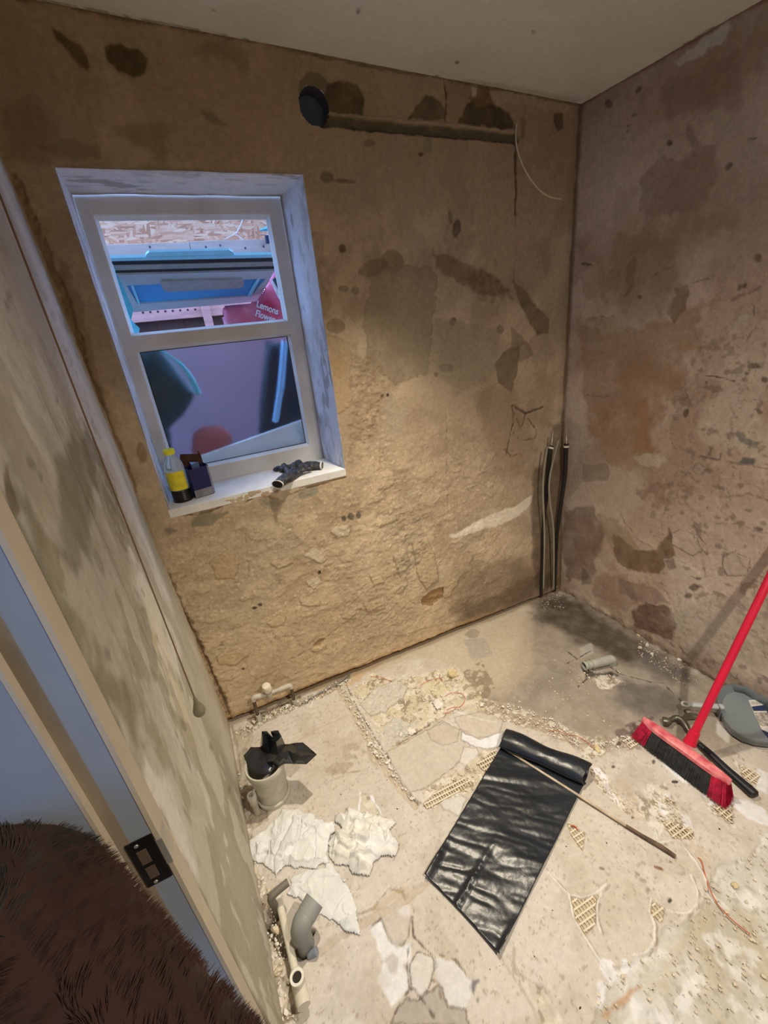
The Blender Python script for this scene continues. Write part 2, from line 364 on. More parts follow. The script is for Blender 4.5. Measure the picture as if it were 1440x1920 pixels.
# lower wall lumps
for pts,c,h in (([(618,995),(640,983),(660,988),(655,1005),(632,1010)],(.62,.54,.4),.002),([(570,1040),(590,1022),(612,1048),(600,1056)],(.6,.53,.4),.003),([(572,1090),(600,1078),(604,1092),(588,1104)],(.6,.52,.38),.002),
   ([(505,1055),(540,1045),(548,1055),(520,1065)],(.52,.42,.27),.003),([(500,1165),(520,1150),(537,1155),(530,1170),(508,1175)],(.52,.42,.26),.003),([(770,1015),(800,1010),(815,1040),(822,1085),(800,1105),(785,1085),(778,1050)],(.50,.39,.25),.006),
   ([(692,1080),(712,1072),(720,1090),(700,1098)],(.55,.44,.29),.005),([(640,1150),(668,1148),(665,1160),(645,1160)],(.52,.42,.27),.003),([(735,1040),(760,1030),(770,1060),(750,1080)],(.5,.41,.28),.004),
   ([(580,1215),(605,1200),(612,1212),(590,1222)],(.62,.50,.32),.004),([(405,1230),(440,1215),(470,1225),(445,1245),(410,1245)],(.5,.385,.235),.003),([(680,1130),(720,1122),(722,1140),(690,1146)],(.54,.43,.28),.004),
   ([(395,1050),(425,1030),(450,1050),(440,1085),(405,1085)],(.45,.335,.2),.0015),([(560,1120),(600,1125),(600,1135),(565,1135)],(.58,.48,.33),.003),([(860,1090),(840,1120),(800,1125),(850,1080)],(.5,.39,.24),.003)):
    B(pts,c,a=.7,warp=.006,h=h,rim=(.24,.165,.09),rimw=.0022,grain=.003)
B([(790,1125),(810,1108),(832,1100),(830,1120),(812,1135),(795,1135)],(.33,.2,.09),a=.95,warp=.004,h=-.010,rim=(.15,.09,.05),rimw=.002)
B([(586,1212),(600,1198),(612,1196),(600,1210)],(.30,.18,.08),a=.9,warp=.003,h=-.007)
B([(640,1100),(700,1095),(790,1150),(760,1190),(690,1200),(650,1170)],(.40,.32,.22),a=.4,warp=.02,grain=.006)
B([(740,1000),(790,960),(800,1010),(770,1100),(745,1120),(735,1060)],(.26,.22,.165),a=.4,warp=.025,tex=(40,.35,.6),grain=.007)
B([(860,1060),(960,1040),(1040,1090),(1000,1115),(870,1165),(840,1140)],(.13,.09,.05),a=.45,warp=.06,soft=.05)
B([(880,1130),(1040,1062),(1050,1105),(900,1165),(850,1180)],(.10,.07,.04),a=.5,warp=.05,soft=.025)
B([(1000,880),(1052,860),(1048,1100),(1005,1105),(995,1000)],(.105,.07,.045),a=.7,warp=.012,soft=.015)
B([(1035,800),(1058,790),(1056,870),(1010,900)],(.12,.085,.055),a=.6,warp=.01,soft=.012)
for pts in ([(540,1240),(600,1205),(640,1175),(680,1140)],[(640,1265),(700,1235),(790,1195)],[(700,1145),(740,1120)],[(345,1080),(380,1090)],[(440,1092),(470,1095)],[(840,960),(838,870),(836,760)],[(460,1000),(465,1080)],[(330,1200),(390,1205)]):
    L(pts,.003,(.27,.18,.10),a=.6,warp=.006,h=-.002)
# sill-side repairs
B([(365,1040+-70),(385,950),(400,965),(430,958),(395,985),(362,987)],green,a=.8,warp=.006)
B([(308,992),(320,988),(335,995),(318,1000)],green,a=.8,warp=.005)
B([(483,935),(505,930),(530,940),(515,958),(495,955)],(.25,.22,.16),a=.7,warp=.006,h=-.001)
B([(560,925),(575,912),(597,910),(595,925),(575,936),(558,937)],(.26,.235,.175),a=.85,warp=.004,h=-.001)
L([(330,962),(370,966),(400,958),(430,944),(460,942),(480,928)],.003,(.17,.11,.06),warp=.004,h=-.003)
L([(480,928),(520,935),(560,920),(600,908),(650,895)],.003,(.28,.19,.1),warp=.006,h=-.002)
# left corner crack and base crack
L([(20,330),(70,440),(112,540),(161,690),(215,830),(270,985),(330,1115),(380,1225),(430,1345)],.022,(.22,.135,.06),a=.55,warp=.012,h=-.004,grain=.008)
L([(300,1060),(345,1150),(390,1240),(430,1340)],.008,(.10,.06,.03),a=.8,warp=.006,h=-.004)
B([(110,480),(130,500),(175,640),(200,760),(180,770),(120,560)],(.20,.115,.05),a=.4,warp=.02)
S.spot(265,850,10,20,-10,(.18,.11,.055),a=.6,warp=.003,h=-.001)
zb=.012+.026*fbm(U,V*0,9,5,33)*sm(1.9,1.3,U)
mb=1-sm(zb-.004,zb+.004,V); S.C=mixc(S.C,(.16,.085,.035),mb*.95); S.H-=mb*.022
mb2=np.exp(-((V-zb-.012)/.012)**2)*sm(1.6,1.2,U); S.C=mixc(S.C,(.42,.26,.12),mb2*.6); S.H+=mb2*.005*(fbm(U,V,25,3,35))
# dark line and wider darkening down the right corner
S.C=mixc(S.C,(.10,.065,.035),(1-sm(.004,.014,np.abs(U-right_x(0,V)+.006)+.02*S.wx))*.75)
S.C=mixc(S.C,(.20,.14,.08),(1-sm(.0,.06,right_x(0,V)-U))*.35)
# ragged, painted arris round the window
dw=np.maximum(np.maximum(WX0-U,U-WX1),np.maximum(WZ0-V,V-WZ1))
S.C=mixc(S.C,(.50,.48,.44),(1-sm(.001,.006,dw+S.fx*.01))*.85)
FAN=(0.764,2.148,0.047)
S.build('wall_back',lambda u,v,h:np.stack([u,back_y(u,v)-h,v],-1),plaster,
  drop=lambda u,v:((u>WX0)&(u<WX1)&(v>WZ0)&(v<WZ1))|(np.hypot((u-FAN[0]),(v-FAN[1]))<FAN[2])|(v>ceil_z(u)+.012)|(u>right_x(0,v)+.012)|(u<left_x(0,v)-.012))
# ================================================================== left wall, from the corner to the door opening
DY=-1.062                                                             # edge of the door opening
S=Surf(DY,.05,-.02,2.31,.005,(.44,.42,.35),on_left); U,V=S.U,S.V; B=S.blob; L=S.line
n1=fbm(U,V*.6,4,5,1); n2=fbm(U,V*.5,9,5,2)
S.C=mixc(S.C,(.64,.62,.57),sm(.42,.56,n1)*.85)
S.C=mixc(S.C,(.33,.30,.22),sm(.54,.64,n2)*.55); m3=fbm(U*1.6,V*.7,30,5,61); S.C=mixc(S.C,(.30,.27,.19),sm(.60,.68,m3)*.3)
S.C=mixc(S.C,(.62,.62,.60),sm(-.30,-.12,U)*sm(.4,.55,fbm(U*2,V*.5,5,4,7))*.6)   # window light beside the corner painted in as near-white
S.C=mixc(S.C,(.60,.57,.48),sm(.9,.3,V)*.55)
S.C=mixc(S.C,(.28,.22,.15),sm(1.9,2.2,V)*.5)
S.H+=(fbm(U,V,3,3,4)-.5)*.008+(fbm(U*2,V*.7,14,4,8)-.5)*.003
ol=(.19,.17,.11)
B([(115,880),(140,815),(165,800),(195,860),(185,900),(160,990),(150,1050),(130,1090),(112,1060),(118,960)],ol,a=.72,warp=.06,soft=.022)
B([(0,890),(20,900),(70,1010),(130,1130),(150,1200),(120,1200),(60,1060),(20,960)],ol,a=.72,warp=.06,soft=.022)
B([(150,1200),(185,1205),(235,1290),(262,1340),(255,1400),(215,1330),(180,1280),(150,1230)],ol,a=.72,warp=.06,soft=.022)
B([(200,1290),(230,1300),(280,1400),(270,1480),(240,1420)],(.24,.21,.15),a=.55,warp=.06,soft=.02)
B([(60,1000),(110,1040),(120,1110),(80,1060)],(.24,.21,.14),a=.6,warp=.02)
B([(245,1120),(275,1150),(300,1260),(290,1280),(265,1200)],(.27,.25,.19),a=.6,warp=.02,soft=.006)
B([(225,1180),(245,1200),(280,1300),(300,1390),(280,1380),(250,1290)],(.25,.22,.15),a=.5,warp=.02,tex=(40,.4,.5))
B([(190,880),(215,900),(230,960),(245,1000),(240,1040),(215,1000),(195,930)],(.25,.22,.15),a=.6,warp=.015,tex=(50,.35,.5))
B([(270,1110),(290,1120),(330,1260),(370,1400),(345,1400),(300,1260)],(.62,.57,.42),a=.5,warp=.02,soft=.01)
B([(300,1300),(330,1330),(380,1480),(400,1560),(360,1500)],(.36,.34,.26),a=.5,warp=.02,soft=.01)
B([(0,330),(60,420),(110,560),(140,700),(160,760),(120,760),(60,620),(0,480)],(.46,.44,.41),a=.5,warp=.03,soft=.02)
B([(75,500),(90,520),(130,640),(170,760),(200,850),(180,840),(135,740),(90,600)],(.70,.70,.72),a=.8,warp=.04,soft=.018)  # pale streak of window light painted on near the corner
B([(0,900),(20,880),(25,930),(15,960),(0,940)],(.14,.11,.07),a=.8,warp=.02)
for (x,y,rx,ry,an) in [(52,868,7,16,-20),(73,893,5,10,-20),(17,560,5,20,10),(100,590,4,12,-20),(128,660,3,10,-20),(135,680,3,10,-15),(85,555,3,10,-20),(106,750,3,6,0),(120,1035,4,12,-20),(205,1230,5,14,-20),(350,1530,3,12,-25),(395,1400,3,10,-20),(430,1480,3,10,0),(310,1545,6,30,-25),(345,1610,5,18,-25)]:
    S.spot(x,y,rx,ry,an,(.10,.08,.055),a=.45,warp=.01,soft=.006)
for k in range(46):
    x=90+k*5.6+random.uniform(-8,8); y=500+k*20+random.uniform(-20,20); S.spot(x,y,2,random.uniform(6,16),-22,(.2,.19,.17),a=.4,warp=.006)
L([(180,860),(230,975),(270,1085)],.006,(.24,.19,.12),a=.5,warp=.006)
S.spot(291,1200,5,14,-18,None,mul=(.8,.76,.6),a=.8)
L([(250,1500),(300,1600),(345,1690),(400,1800)],.02,(.33,.31,.24),a=.5,warp=.01)
bl_=np.exp(-((U+.20+.03*S.wx)/.07)**2)*sm(.5,1.2,V); S.C=mixc(S.C,(.80,.80,.80),bl_*.7)  # grazing window light whitened into the plaster colour
ol_m=sm(.50,.56,fbm(U*1.2,V*.6,9,6,77))*sm(-.25,-.5,U)*sm(1.5,1.2,V); S.C=mixc(S.C,(.24,.215,.14),ol_m*.55)
S.C=mixc(S.C,(.40,.28,.14),sm(-.05,-.01,U+S.wx*.04)*.55)
S.C=mixc(S.C,(.35,.30,.2),sm(.05,.0,V)*.5)
S.C=mixc(S.C,(.12,.10,.06),(1-sm(.0,.02,U-DY+S.wx*.03))*.7)
S.H+=sm(-.035,-.01,U+S.wx*.03)*(fbm(U,V,40,4,3)-.4)*.01
S.build('wall_left',lambda u,v,h:np.stack([left_x(u,v)+h,u,v],-1),plaster_l,drop=lambda u,v:(v>2.33))
# ================================================================== right wall
S=Surf(-1.36,.05,-.02,2.26,.004,(.335,.25,.19),on_right); U,V=S.U,S.V; B=S.blob; L=S.line
n1=fbm(U,V,3.2,5,11); n2=fbm(U,V,8,5,12); n4=fbm(U,V,5,5,44)
S.C=mixc(S.C,(.46,.365,.30),sm(.45,.62,n1)*.75)
S.C=mixc(S.C,(.24,.165,.115),sm(.5,.64,n2)*.5)
S.C=mixc(S.C,(.40,.34,.275),sm(.5,.6,n4)*.45)
S.C=mixc(S.C,(.47,.40,.34),sm(-.45,-.8,U)*sm(1.0,.4,V)*.5)
S.C=S.C*np.array([1.40,1.42,1.44])
rough=sm(-.4,-.6,U)*sm(1.7,1.2,V)
e=fbm(U*1.4,V,12,5,80); S.H+=(sm(.48,.53,e)*.0012+sm(.56,.6,e)*.0012)*(.2+.8*rough); S.C=mixc(S.C,(.17,.12,.09),np.exp(-((e-.51)/.006)**2)*(.15+.4*rough))
S.H+=(fbm(U,V,3,3,4)-.5)*.010+(fbm(U,V,20,4,8)-.5)*.003+(fbm(U,V,70,3,9)-.5)*.0016*rough
S.C=mixc(S.C,(.14,.10,.075),sm(.66,.72,fbm(U,V,34,3,17))*.5*rough)
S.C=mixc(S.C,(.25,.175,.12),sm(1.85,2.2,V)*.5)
B([(1262,118),(1320,70),(1365,40),(1372,55),(1350,80),(1320,95),(1290,112),(1268,125)],(.55,.52,.47),a=.85,warp=.01)
B([(1395,30),(1425,10),(1410,60),(1385,60)],(.42,.34,.27),a=.6,warp=.01)
B([(1240,160),(1300,130),(1380,80),(1400,180),(1380,200),(1300,210),(1250,220)],(.25,.17,.115),a=.5,warp=.03,soft=.01)
B([(1270,290),(1310,280),(1345,270),(1345,330),(1320,390),(1260,410),(1200,400),(1200,330),(1250,300)],(.27,.19,.14),a=.55,warp=.03,soft=.008)
B([(1320,210),(1400,190),(1440,260),(1440,330),(1390,400),(1340,380),(1345,270)],(.42,.36,.29),a=.5,warp=.03,soft=.02)
B([(1290,235),(1300,240),(1310,270),(1295,280),(1285,255)],(.20,.14,.10),a=.5,warp=.01)
B([(1175,500),(1190,480),(1190,540),(1170,560)],(.16,.11,.06),a=.6,warp=.02)
B([(1265,540),(1290,530),(1285,580),(1262,610),(1250,590)],(.19,.125,.06),a=.65,warp=.015)
B([(1150,440),(1260,450),(1280,520),(1240,600),(1160,600),(1150,520)],(.29,.205,.12),a=.45,warp=.04,soft=.02)
B([(1080,600),(1240,610),(1330,560),(1290,700),(1240,780),(1215,880),(1150,880),(1100,820),(1090,700)],(.31,.19,.10),a=.6,warp=.05,soft=.02)
B([(1190,760),(1215,740),(1222,850),(1190,850)],(.33,.16,.06),a=.45,warp=.02,soft=.01)
B([(1120,790),(1140,770),(1145,800),(1130,815)],(.34,.16,.06),a=.4,warp=.01)
B([(1118,610),(1150,600),(1180,605),(1170,625),(1130,630)],(.46,.38,.28),a=.6,warp=.015)
B([(1190,858),(1215,850),(1250,862),(1235,878),(1200,872)],(.55,.48,.38),a=.75,warp=.012)
B([(1088,840),(1120,830),(1140,870),(1105,890),(1070,930),(1065,960),(1072,890)],(.40,.30,.24),a=.7,warp=.012)
B([(1090,872),(1140,870),(1140,900),(1095,905)],(.25,.2,.15),a=.6,warp=.012)
B([(1060,960),(1110,950),(1135,1000),(1115,1080),(1060,1090),(1052,1000)],(.15,.095,.075),a=.6,warp=.03,soft=.012)
B([(1090,1060),(1105,1080),(1108,1095),(1090,1095)],(.13,.12,.10),a=.6,warp=.01)
B([(1150,1000),(1190,1030),(1230,1030),(1260,990),(1265,1040),(1235,1075),(1180,1070),(1155,1055)],(.15,.09,.05),a=.8,warp=.014,soft=.006)
B([(1120,960),(1160,980),(1200,1030),(1170,1035),(1130,1000)],(.28,.22,.13),a=.5,warp=.02,soft=.01)
B([(1190,900),(1260,910),(1310,920),(1280,950),(1240,960),(1190,930)],(.21,.125,.09),a=.5,warp=.02,tex=(30,.3,.55))
B([(1185,1150),(1210,1130),(1250,1135),(1268,1170),(1262,1200),(1225,1190),(1190,1175)],(.13,.075,.055),a=.8,warp=.014,soft=.006)
B([(1100,1080),(1180,1080),(1200,1130),(1180,1150),(1120,1120)],(.31,.21,.17),a=.5,warp=.03)
B([(1160,1085),(1230,1100),(1260,1130),(1200,1130),(1160,1110)],(.19,.12,.095),a=.5,warp=.02)
B([(1260,1000),(1280,994),(1305,1005),(1315,1030),(1300,1042),(1275,1030),(1262,1020)],(.52,.42,.36),a=.85,warp=.005,h=.002,rim=(.16,.11,.08),rimw=.002)
L([(1300,1005),(1315,1030),(1325,1040),(1322,1020),(1305,1000)],.003,(.15,.1,.07),a=.7,warp=.004)
B([(1355,1040),(1375,1035),(1405,1045),(1410,1060),(1400,1080),(1362,1082),(1355,1060)],(.50,.41,.35),a=.85,warp=.006,h=.002,rim=(.18,.13,.1),rimw=.002)
B([(1250,1150),(1320,1120),(1440,1120),(1440,1260),(1360,1230),(1280,1220)],(.40,.36,.30),a=.5,warp=.03,soft=.015)
B([(1245,1050),(1265,1045),(1270,1065),(1255,1072)],(.18,.13,.1),a=.7,warp=.006,rim=(.5,.44,.37),rimw=.003)
B([(1381,870),(1395,858),(1415,860),(1415,875),(1400,872)],(.13,.13,.115),a=.95,warp=.003,h=-.002)
B([(1375,815),(1385,805),(1395,820),(1420,830),(1418,836),(1390,830)],(.17,.17,.15),a=.8,warp=.005)
L([(1315,855),(1330,860),(1350,862),(1352,850)],.004,(.15,.13,.11),warp=.002); L([(1310,857),(1370,866),(1440,880)],.0025,(.24,.18,.14),warp=.003)
L([(1325,705),(1355,708),(1378,715)],.005,(.14,.10,.07),warp=.004); L([(1325,715),(1322,745)],.003,(.15,.1,.07),warp=.003)
L([(1250,750),(1290,748)],.006,(.2,.15,.11),a=.7)
B([(1300,878),(1310,868),(1325,878),(1315,890),(1300,884)],(.40,.31,.25),a=.8,rim=(.16,.12,.09),rimw=.002,warp=.003)
for (x,y,rx,ry,an) in [(1197,168,8,4,-50),(1190,215,5,3,0),(1177,235,3,4,0),(1175,246,4,3,-30),(1140,195,8,9,0),(1419,483,6,7,0),(1416,687,14,5,5),(1400,700,4,3,0),(1408,259,12,3,-15),(1367,312,5,12,35),(1287,775,6,8,20),(1422,770,8,4,30),(1255,270,4,6,0),(1384,540,3,6,20),(1394,536,4,4,0),(1415,585,2,10,0),(1420,990,10,4,15),(1300,1100,10,6,0),(1290,1115,8,5,0),(1310,1085,5,3,0),(1200,555,4,4,0),(1100,495,12,3,10),(1435,712,6,5,0)]:
    S.spot(x,y,rx,ry,an,(.10,.075,.055),a=.75,warp=.005,soft=.002)
for pts in ([(1160,960),(1190,1010),(1215,1020)],[(1220,520),(1260,500)],[(1300,530),(1330,525)],[(1150,595),(1080,600)],[(1370,560),(1420,540)],[(1200,1260),(1250,1275)],[(1330,980),(1380,985),(1440,1000)],[(1100,740),(1140,742)],[(1400,640),(1430,600)],[(1350,930),(1400,925),(1430,940)]):
    L(pts,.004,(.20,.14,.10),a=.6,warp=.012,h=-.001)
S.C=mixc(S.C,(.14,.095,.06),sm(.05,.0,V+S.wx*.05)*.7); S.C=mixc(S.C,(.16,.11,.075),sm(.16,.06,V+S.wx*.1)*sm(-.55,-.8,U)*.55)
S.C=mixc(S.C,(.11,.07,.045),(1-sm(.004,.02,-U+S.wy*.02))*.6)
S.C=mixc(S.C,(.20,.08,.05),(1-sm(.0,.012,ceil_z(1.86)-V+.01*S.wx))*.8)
S.H+=(1-sm(.01,.05,V))*(fbm(U,V,30,4,3)-.3)*.02
S.build('wall_right',lambda u,v,h:np.stack([right_x(u,v)-h,u,v],-1),plaster)
# ================================================================== floor: poured screed in scalloped plates over a mesh, broken in places
S=Surf(-.06,1.965,-1.60,.06,.0033,(.60,.53,.43),on_floor); U,V=S.U,S.V; B=S.blob; L=S.line
S.wx*=.6;S.wy*=.6
n1=fbm(U,V,4,5,21); n2=fbm(U,V,14,5,22); n3=fbm(U,V,40,4,23)
S.C=mixc(S.C,(.66,.60,.51),sm(.42,.62,n1)*.6); S.C=mixc(S.C,(.50,.43,.33),sm(.52,.68,n2)*.5)
S.C=mixc(S.C,(.34,.27,.19),sm(.70,.76,fbm(U,V,120,3,29))*.6)          # specks
S.H+=(n1-.5)*.004+(n3-.5)*.0008
cream=(.76,.70,.58); white=(.84,.83,.80); dirt=(.30,.235,.16); och=(.52,.36,.18)
S.C=S.C*1.06
def crumbly(pts,col=(.60,.52,.38),h=-.003,g=.014,a=.8,warp=.012):
    B(pts,col,a=a,warp=warp,h=h,grain=g,gf=55,rag=.006); B(pts,(.78,.72,.58),a=.75,warp=warp,tex=(45,.52,.6)); B(pts,(.30,.23,.15),a=.75,warp=warp,tex=(52,.58,.66))
# dusty half near the window wall
B([(640,1270),(740,1205),(850,1165),(1000,1112),(1060,1160),(1010,1260),(960,1330),(900,1330),(860,1250),(780,1230),(700,1262)],(.56,.46,.31),a=.7,warp=.02,soft=.01)
B([(560,1300),(640,1262),(735,1200),(745,1222),(650,1290)],(.60,.40,.2),a=.65,warp=.012,soft=.008)
B([(1000,1112),(1060,1112),(1200,1193),(1342,1276),(1440,1330),(1380,1420),(1250,1400),(1150,1400),(1050,1385),(960,1345),(900,1320),(960,1250)],(.31,.255,.19),a=.85,warp=.05,soft=.04)
B([(880,1200),(960,1150),(1000,1150),(1000,1250),(940,1310),(900,1290)],(.52,.42,.29),a=.6,warp=.03,soft=.02)
B([(1010,1120),(1070,1120),(1180,1190),(1240,1230),(1180,1245),(1100,1215),(1050,1180),(1000,1160)],(.09,.07,.05),a=.9,warp=.06,soft=.05)
B([(1200,1220),(1290,1250),(1300,1290),(1240,1275),(1190,1250)],(.13,.11,.10),a=.8,warp=.05,soft=.035)
B([(1160,1270),(1230,1285),(1290,1310),(1270,1345),(1200,1340),(1150,1310)],(.13,.115,.10),a=.8,warp=.05,soft=.035)
B([(1085,1215),(1110,1205),(1115,1225),(1090,1235)],(.47,.45,.38),a=.7,warp=.01,soft=.006)
B([(1040,1245),(1080,1260),(1060,1300),(1000,1310),(990,1280)],(.20,.165,.14),a=.5,warp=.05,soft=.035)
B([(1180,1390),(1210,1370),(1230,1340),(1205,1345),(1150,1372),(1160,1385)],(.11,.065,.06),a=.75,warp=.012,tex=(50,.35,.5))
B([(870,1260),(905,1240),(930,1290),(900,1320),(875,1300)],(.24,.17,.10),a=.7,warp=.015,tex=(50,.35,.5),grain=.01)
B([(870,1190),(885,1178),(900,1185),(895,1195),(880,1198)],(.22,.17,.12),a=.5,warp=.004); B([(868,1200),(910,1195),(925,1230),(885,1238)],(.36,.33,.28),a=.5,warp=.01)
crumbly([(900,1310),(960,1320),(1040,1350),(1100,1385),(1110,1408),(1040,1382),(980,1360),(930,1350),(890,1335)],(.45,.36,.25),g=.016)
crumbly([(1060,1385),(1130,1380),(1180,1380),(1190,1400),(1130,1410),(1090,1410)],(.42,.34,.25),g=.012)
# crumbled field between the trench and the groove
crumbly([(655,1295),(700,1262),(745,1275),(800,1262),(850,1250),(890,1290),(915,1335),(855,1330),(800,1362),(740,1398),(715,1392),(700,1350),(672,1315)],(.68,.58,.39),h=-.002,g=.022)
B([(673,1322),(709,1287),(745,1276),(767,1290),(750,1312),(722,1336),(696,1344)],(.62,.58,.48),a=.9,h=.003,warp=.006,rim=(.34,.27,.18),rimw=.002)
B([(706,1390),(722,1352),(750,1345),(790,1352),(770,1375),(730,1400)],(.60,.56,.47),a=.8,h=.003,warp=.008)
B([(752,1345),(778,1350),(775,1356),(755,1352)],och,a=.8,warp=.004)
B([(790,1282),(820,1270),(850,1285),(830,1300),(800,1300)],(.70,.62,.40),a=.6,warp=.01,grain=.015)
L([(632,1282),(660,1330),(690,1385),(715,1425),(745,1470),(778,1508)],.030,(.56,.46,.32),a=.85,h=-.007,warp=.004,grain=.012,gf=60)
L([(645,1275),(669,1327),(696,1371),(727,1420),(753,1469),(785,1508)],.0035,(.14,.09,.05),a=.95,h=-.008,warp=.001,rag=.001)
L([(649,1273),(674,1325),(701,1369),(732,1418),(758,1466)],.004,(.74,.66,.52),a=.8,h=.002,warp=.001)
L([(722,1409),(767,1384),(816,1353),(856,1331),(900,1318)],.014,(.58,.50,.37),a=.8,h=-.003,warp=.003); L([(722,1407),(767,1382),(816,1351),(840,1337)],.003,(.18,.12,.07),a=.9,h=-.004,warp=.002)
L([(737,1281),(760,1265),(793,1248)],.004,cream,h=.002,warp=.001); L([(840,1326),(880,1345),(930,1355)],.006,white,h=.002,warp=.006)
# plates between groove and black sheet
B([(725,1412),(780,1380),(830,1352),(870,1372),(880,1400),(850,1440),(800,1478),(765,1490),(740,1450)],(.60,.53,.42),a=.8,h=.003,warp=.008,rim=(.30,.23,.15),rimw=.0018)
B([(800,1370),(835,1355),(862,1368),(858,1392),(830,1400),(808,1390)],(.58,.50,.39),a=.8,h=.004,warp=.007,rim=(.36,.29,.2),rimw=.0016)
B([(850,1345),(905,1335),(945,1350),(935,1378),(895,1385),(865,1368)],(.62,.54,.42),a=.7,h=.003,warp=.006,rim=(.32,.25,.17),rimw=.002)
B([(864,1372),(900,1388),(945,1372),(940,1400),(905,1405),(885,1398),(865,1390)],white,a=.9,h=.002,warp=.006,rim=(.3,.25,.2),rimw=.002)
B([(868,1402),(895,1405),(900,1430),(885,1445),(862,1430)],(.74,.70,.62),a=.8,h=.003,warp=.006,rim=(.4,.33,.24),rimw=.002)
crumbly([(800,1480),(850,1445),(870,1440),(910,1405),(944,1405),(938,1440),(900,1475),(850,1500),(810,1518),(795,1505)],(.62,.52,.36),h=-.004,g=.008)
B([(820,1500),(860,1485),(875,1500),(860,1530),(835,1520)],(.70,.66,.58),a=.8,h=.003,warp=.006,rim=(.4,.33,.24),rimw=.002)
L([(764,1490),(789,1505),(800,1515)],.006,dirt,a=.8,h=-.003)
L([(790,1512),(800,1494),(840,1470),(862,1440),(878,1420)],.006,cream,a=.7,h=.002,warp=.008)
B([(690,1385),(720,1425),(705,1440),(690,1420)],(.5,.41,.28),a=.7,grain=.01)
B([(610,1440),(640,1425),(665,1430),(650,1450),(620,1455)],(.45,.36,.24),a=.6,warp=.012,grain=.008); L([(610,1425),(618,1440),(645,1450),(690,1445)],.003,(.4,.32,.2),a=.7)
L([(595,1475),(640,1455),(690,1440)],.003,(.45,.36,.24),a=.6,warp=.008,h=-.001); L([(548,1395),(600,1365),(650,1342)],.008,(.56,.43,.28),a=.5,warp=.006)
B([(640,1400),(665,1395),(690,1410),(670,1425),(645,1420)],(.36,.29,.19),a=.5,warp=.012,soft=.006,tex=(50,.35,.5))
crumbly([(675,1490),(700,1488),(712,1525),(700,1530),(680,1505)],(.66,.58,.44),g=.012)
L([(676,1487),(672,1515),(676,1545)],.007,white,h=.003,warp=.004); L([(695,1492),(712,1520),(716,1530)],.006,white,h=.003,warp=.004)
# rubble against the window wall
crumbly([(440,1370),(480,1345),(540,1320),(600,1295),(650,1262),(660,1272),(620,1300),(560,1325),(500,1352),(455,1385)],(.52,.43,.30),h=-.008,g=.03)
L([(470,1345),(520,1322),(560,1308)],.018,(.14,.09,.05),a=.85,h=-.012,warp=.006); L([(560,1305),(600,1290),(640,1270),(660,1255)],.010,(.28,.27,.24),a=.8,h=.002,warp=.003)
L([(562,1316),(582,1325),(590,1300)],.008,cream,h=.003,warp=.003)
B([(436,1370),(460,1360),(478,1380),(460,1430),(450,1440)],(.46,.40,.28),a=.7,warp=.01,grain=.01)
L([(434,1360),(444,1400),(453,1455)],.006,(.4,.33,.22),a=.9,h=-.003,warp=.003)
# strip of debris along the left wall
crumbly([(440,1440),(470,1470),(470,1600),(500,1660),(530,1720),(545,1800),(560,1920),(520,1920),(500,1800),(470,1700),(440,1560)],(.62,.52,.38),h=-.003,g=.020,warp=.02)
B([(508,1690),(530,1715),(535,1740),(540,1790),(528,1795),(510,1770),(496,1745),(498,1715)],(.26,.20,.14),a=.85,h=-.022,warp=.008,soft=.005)  # elbow's cast shadow on the debris put in as a dark pit
B([(515,1722),(535,1725),(532,1765),(520,1760)],(.6,.53,.4),a=.9,h=.016,warp=.006,grain=.02)
B([(548,1750),(565,1735),(585,1745),(580,1790),(560,1800),(545,1790)],(.16,.11,.07),a=.95,h=-.03,warp=.006,soft=.006)
B([(448,1490),(470,1475),(500,1478),(500,1540),(470,1555),(450,1530)],(.38,.28,.19),a=.6,h=-.004,warp=.01,grain=.012)  # soil pipe's shadow painted into the floor as a browner patch
# lower middle
L([(671,1713),(699,1704),(716,1683),(730,1666),(754,1672),(760,1684)],.005,(.36,.28,.18),a=.85,h=-.003,warp=.004); L([(672,1708),(699,1699),(714,1680),(728,1662)],.005,cream,a=.8,h=.003,warp=.004)
L([(598,1784),(643,1753),(713,1712),(754,1690),(796,1659)],.020,(.54,.44,.31),a=.6,h=-.003,warp=.006,grain=.006); L([(700,1705),(740,1680),(760,1668)],.018,och,a=.35,warp=.006)
L([(694,1740),(713,1722),(727,1756),(737,1772),(754,1772),(765,1756),(770,1718)],.004,(.20,.16,.11),a=.9,h=-.003,warp=.002)
B([(694,1739),(713,1727),(730,1763),(745,1776),(760,1772),(772,1757),(772,1808),(767,1850),(751,1874),(734,1885),(706,1843),(720,1808)],white,a=.85,h=-.001,warp=.006,tex=(20,.2,.4))
B([(716,1722),(765,1702),(770,1718),(763,1758),(750,1772),(738,1770),(727,1752)],(.62,.55,.45),a=.9,h=.003,warp=.003)
B([(741,1703),(765,1698),(768,1718),(748,1716)],white,a=.6,warp=.005)
B([(722,1800),(735,1788),(748,1795),(745,1825),(730,1822)],(.52,.46,.38),a=.7,warp=.006)
L([(772,1716),(775,1753),(796,1777),(815,1794),(819,1812),(810,1826)],.004,(.16,.12,.09),a=.9,h=-.003,warp=.003)
B([(768,1808),(782,1784),(815,1796),(815,1822),(800,1855),(787,1871),(772,1850)],(.72,.69,.62),a=.9,h=.003,warp=.004,rim=(.18,.14,.1),rimw=.0016)
B([(817,1791),(855,1805),(886,1843),(872,1892),(838,1888),(820,1836)],(.76,.75,.72),a=.75,warp=.008,tex=(20,.25,.45))
B([(730,1920),(754,1874),(786,1871),(824,1843),(838,1888),(872,1895),(883,1920)],(.45,.40,.33),a=.85,h=-.002,warp=.012,grain=.006,rim=(.22,.17,.12),rimw=.002)
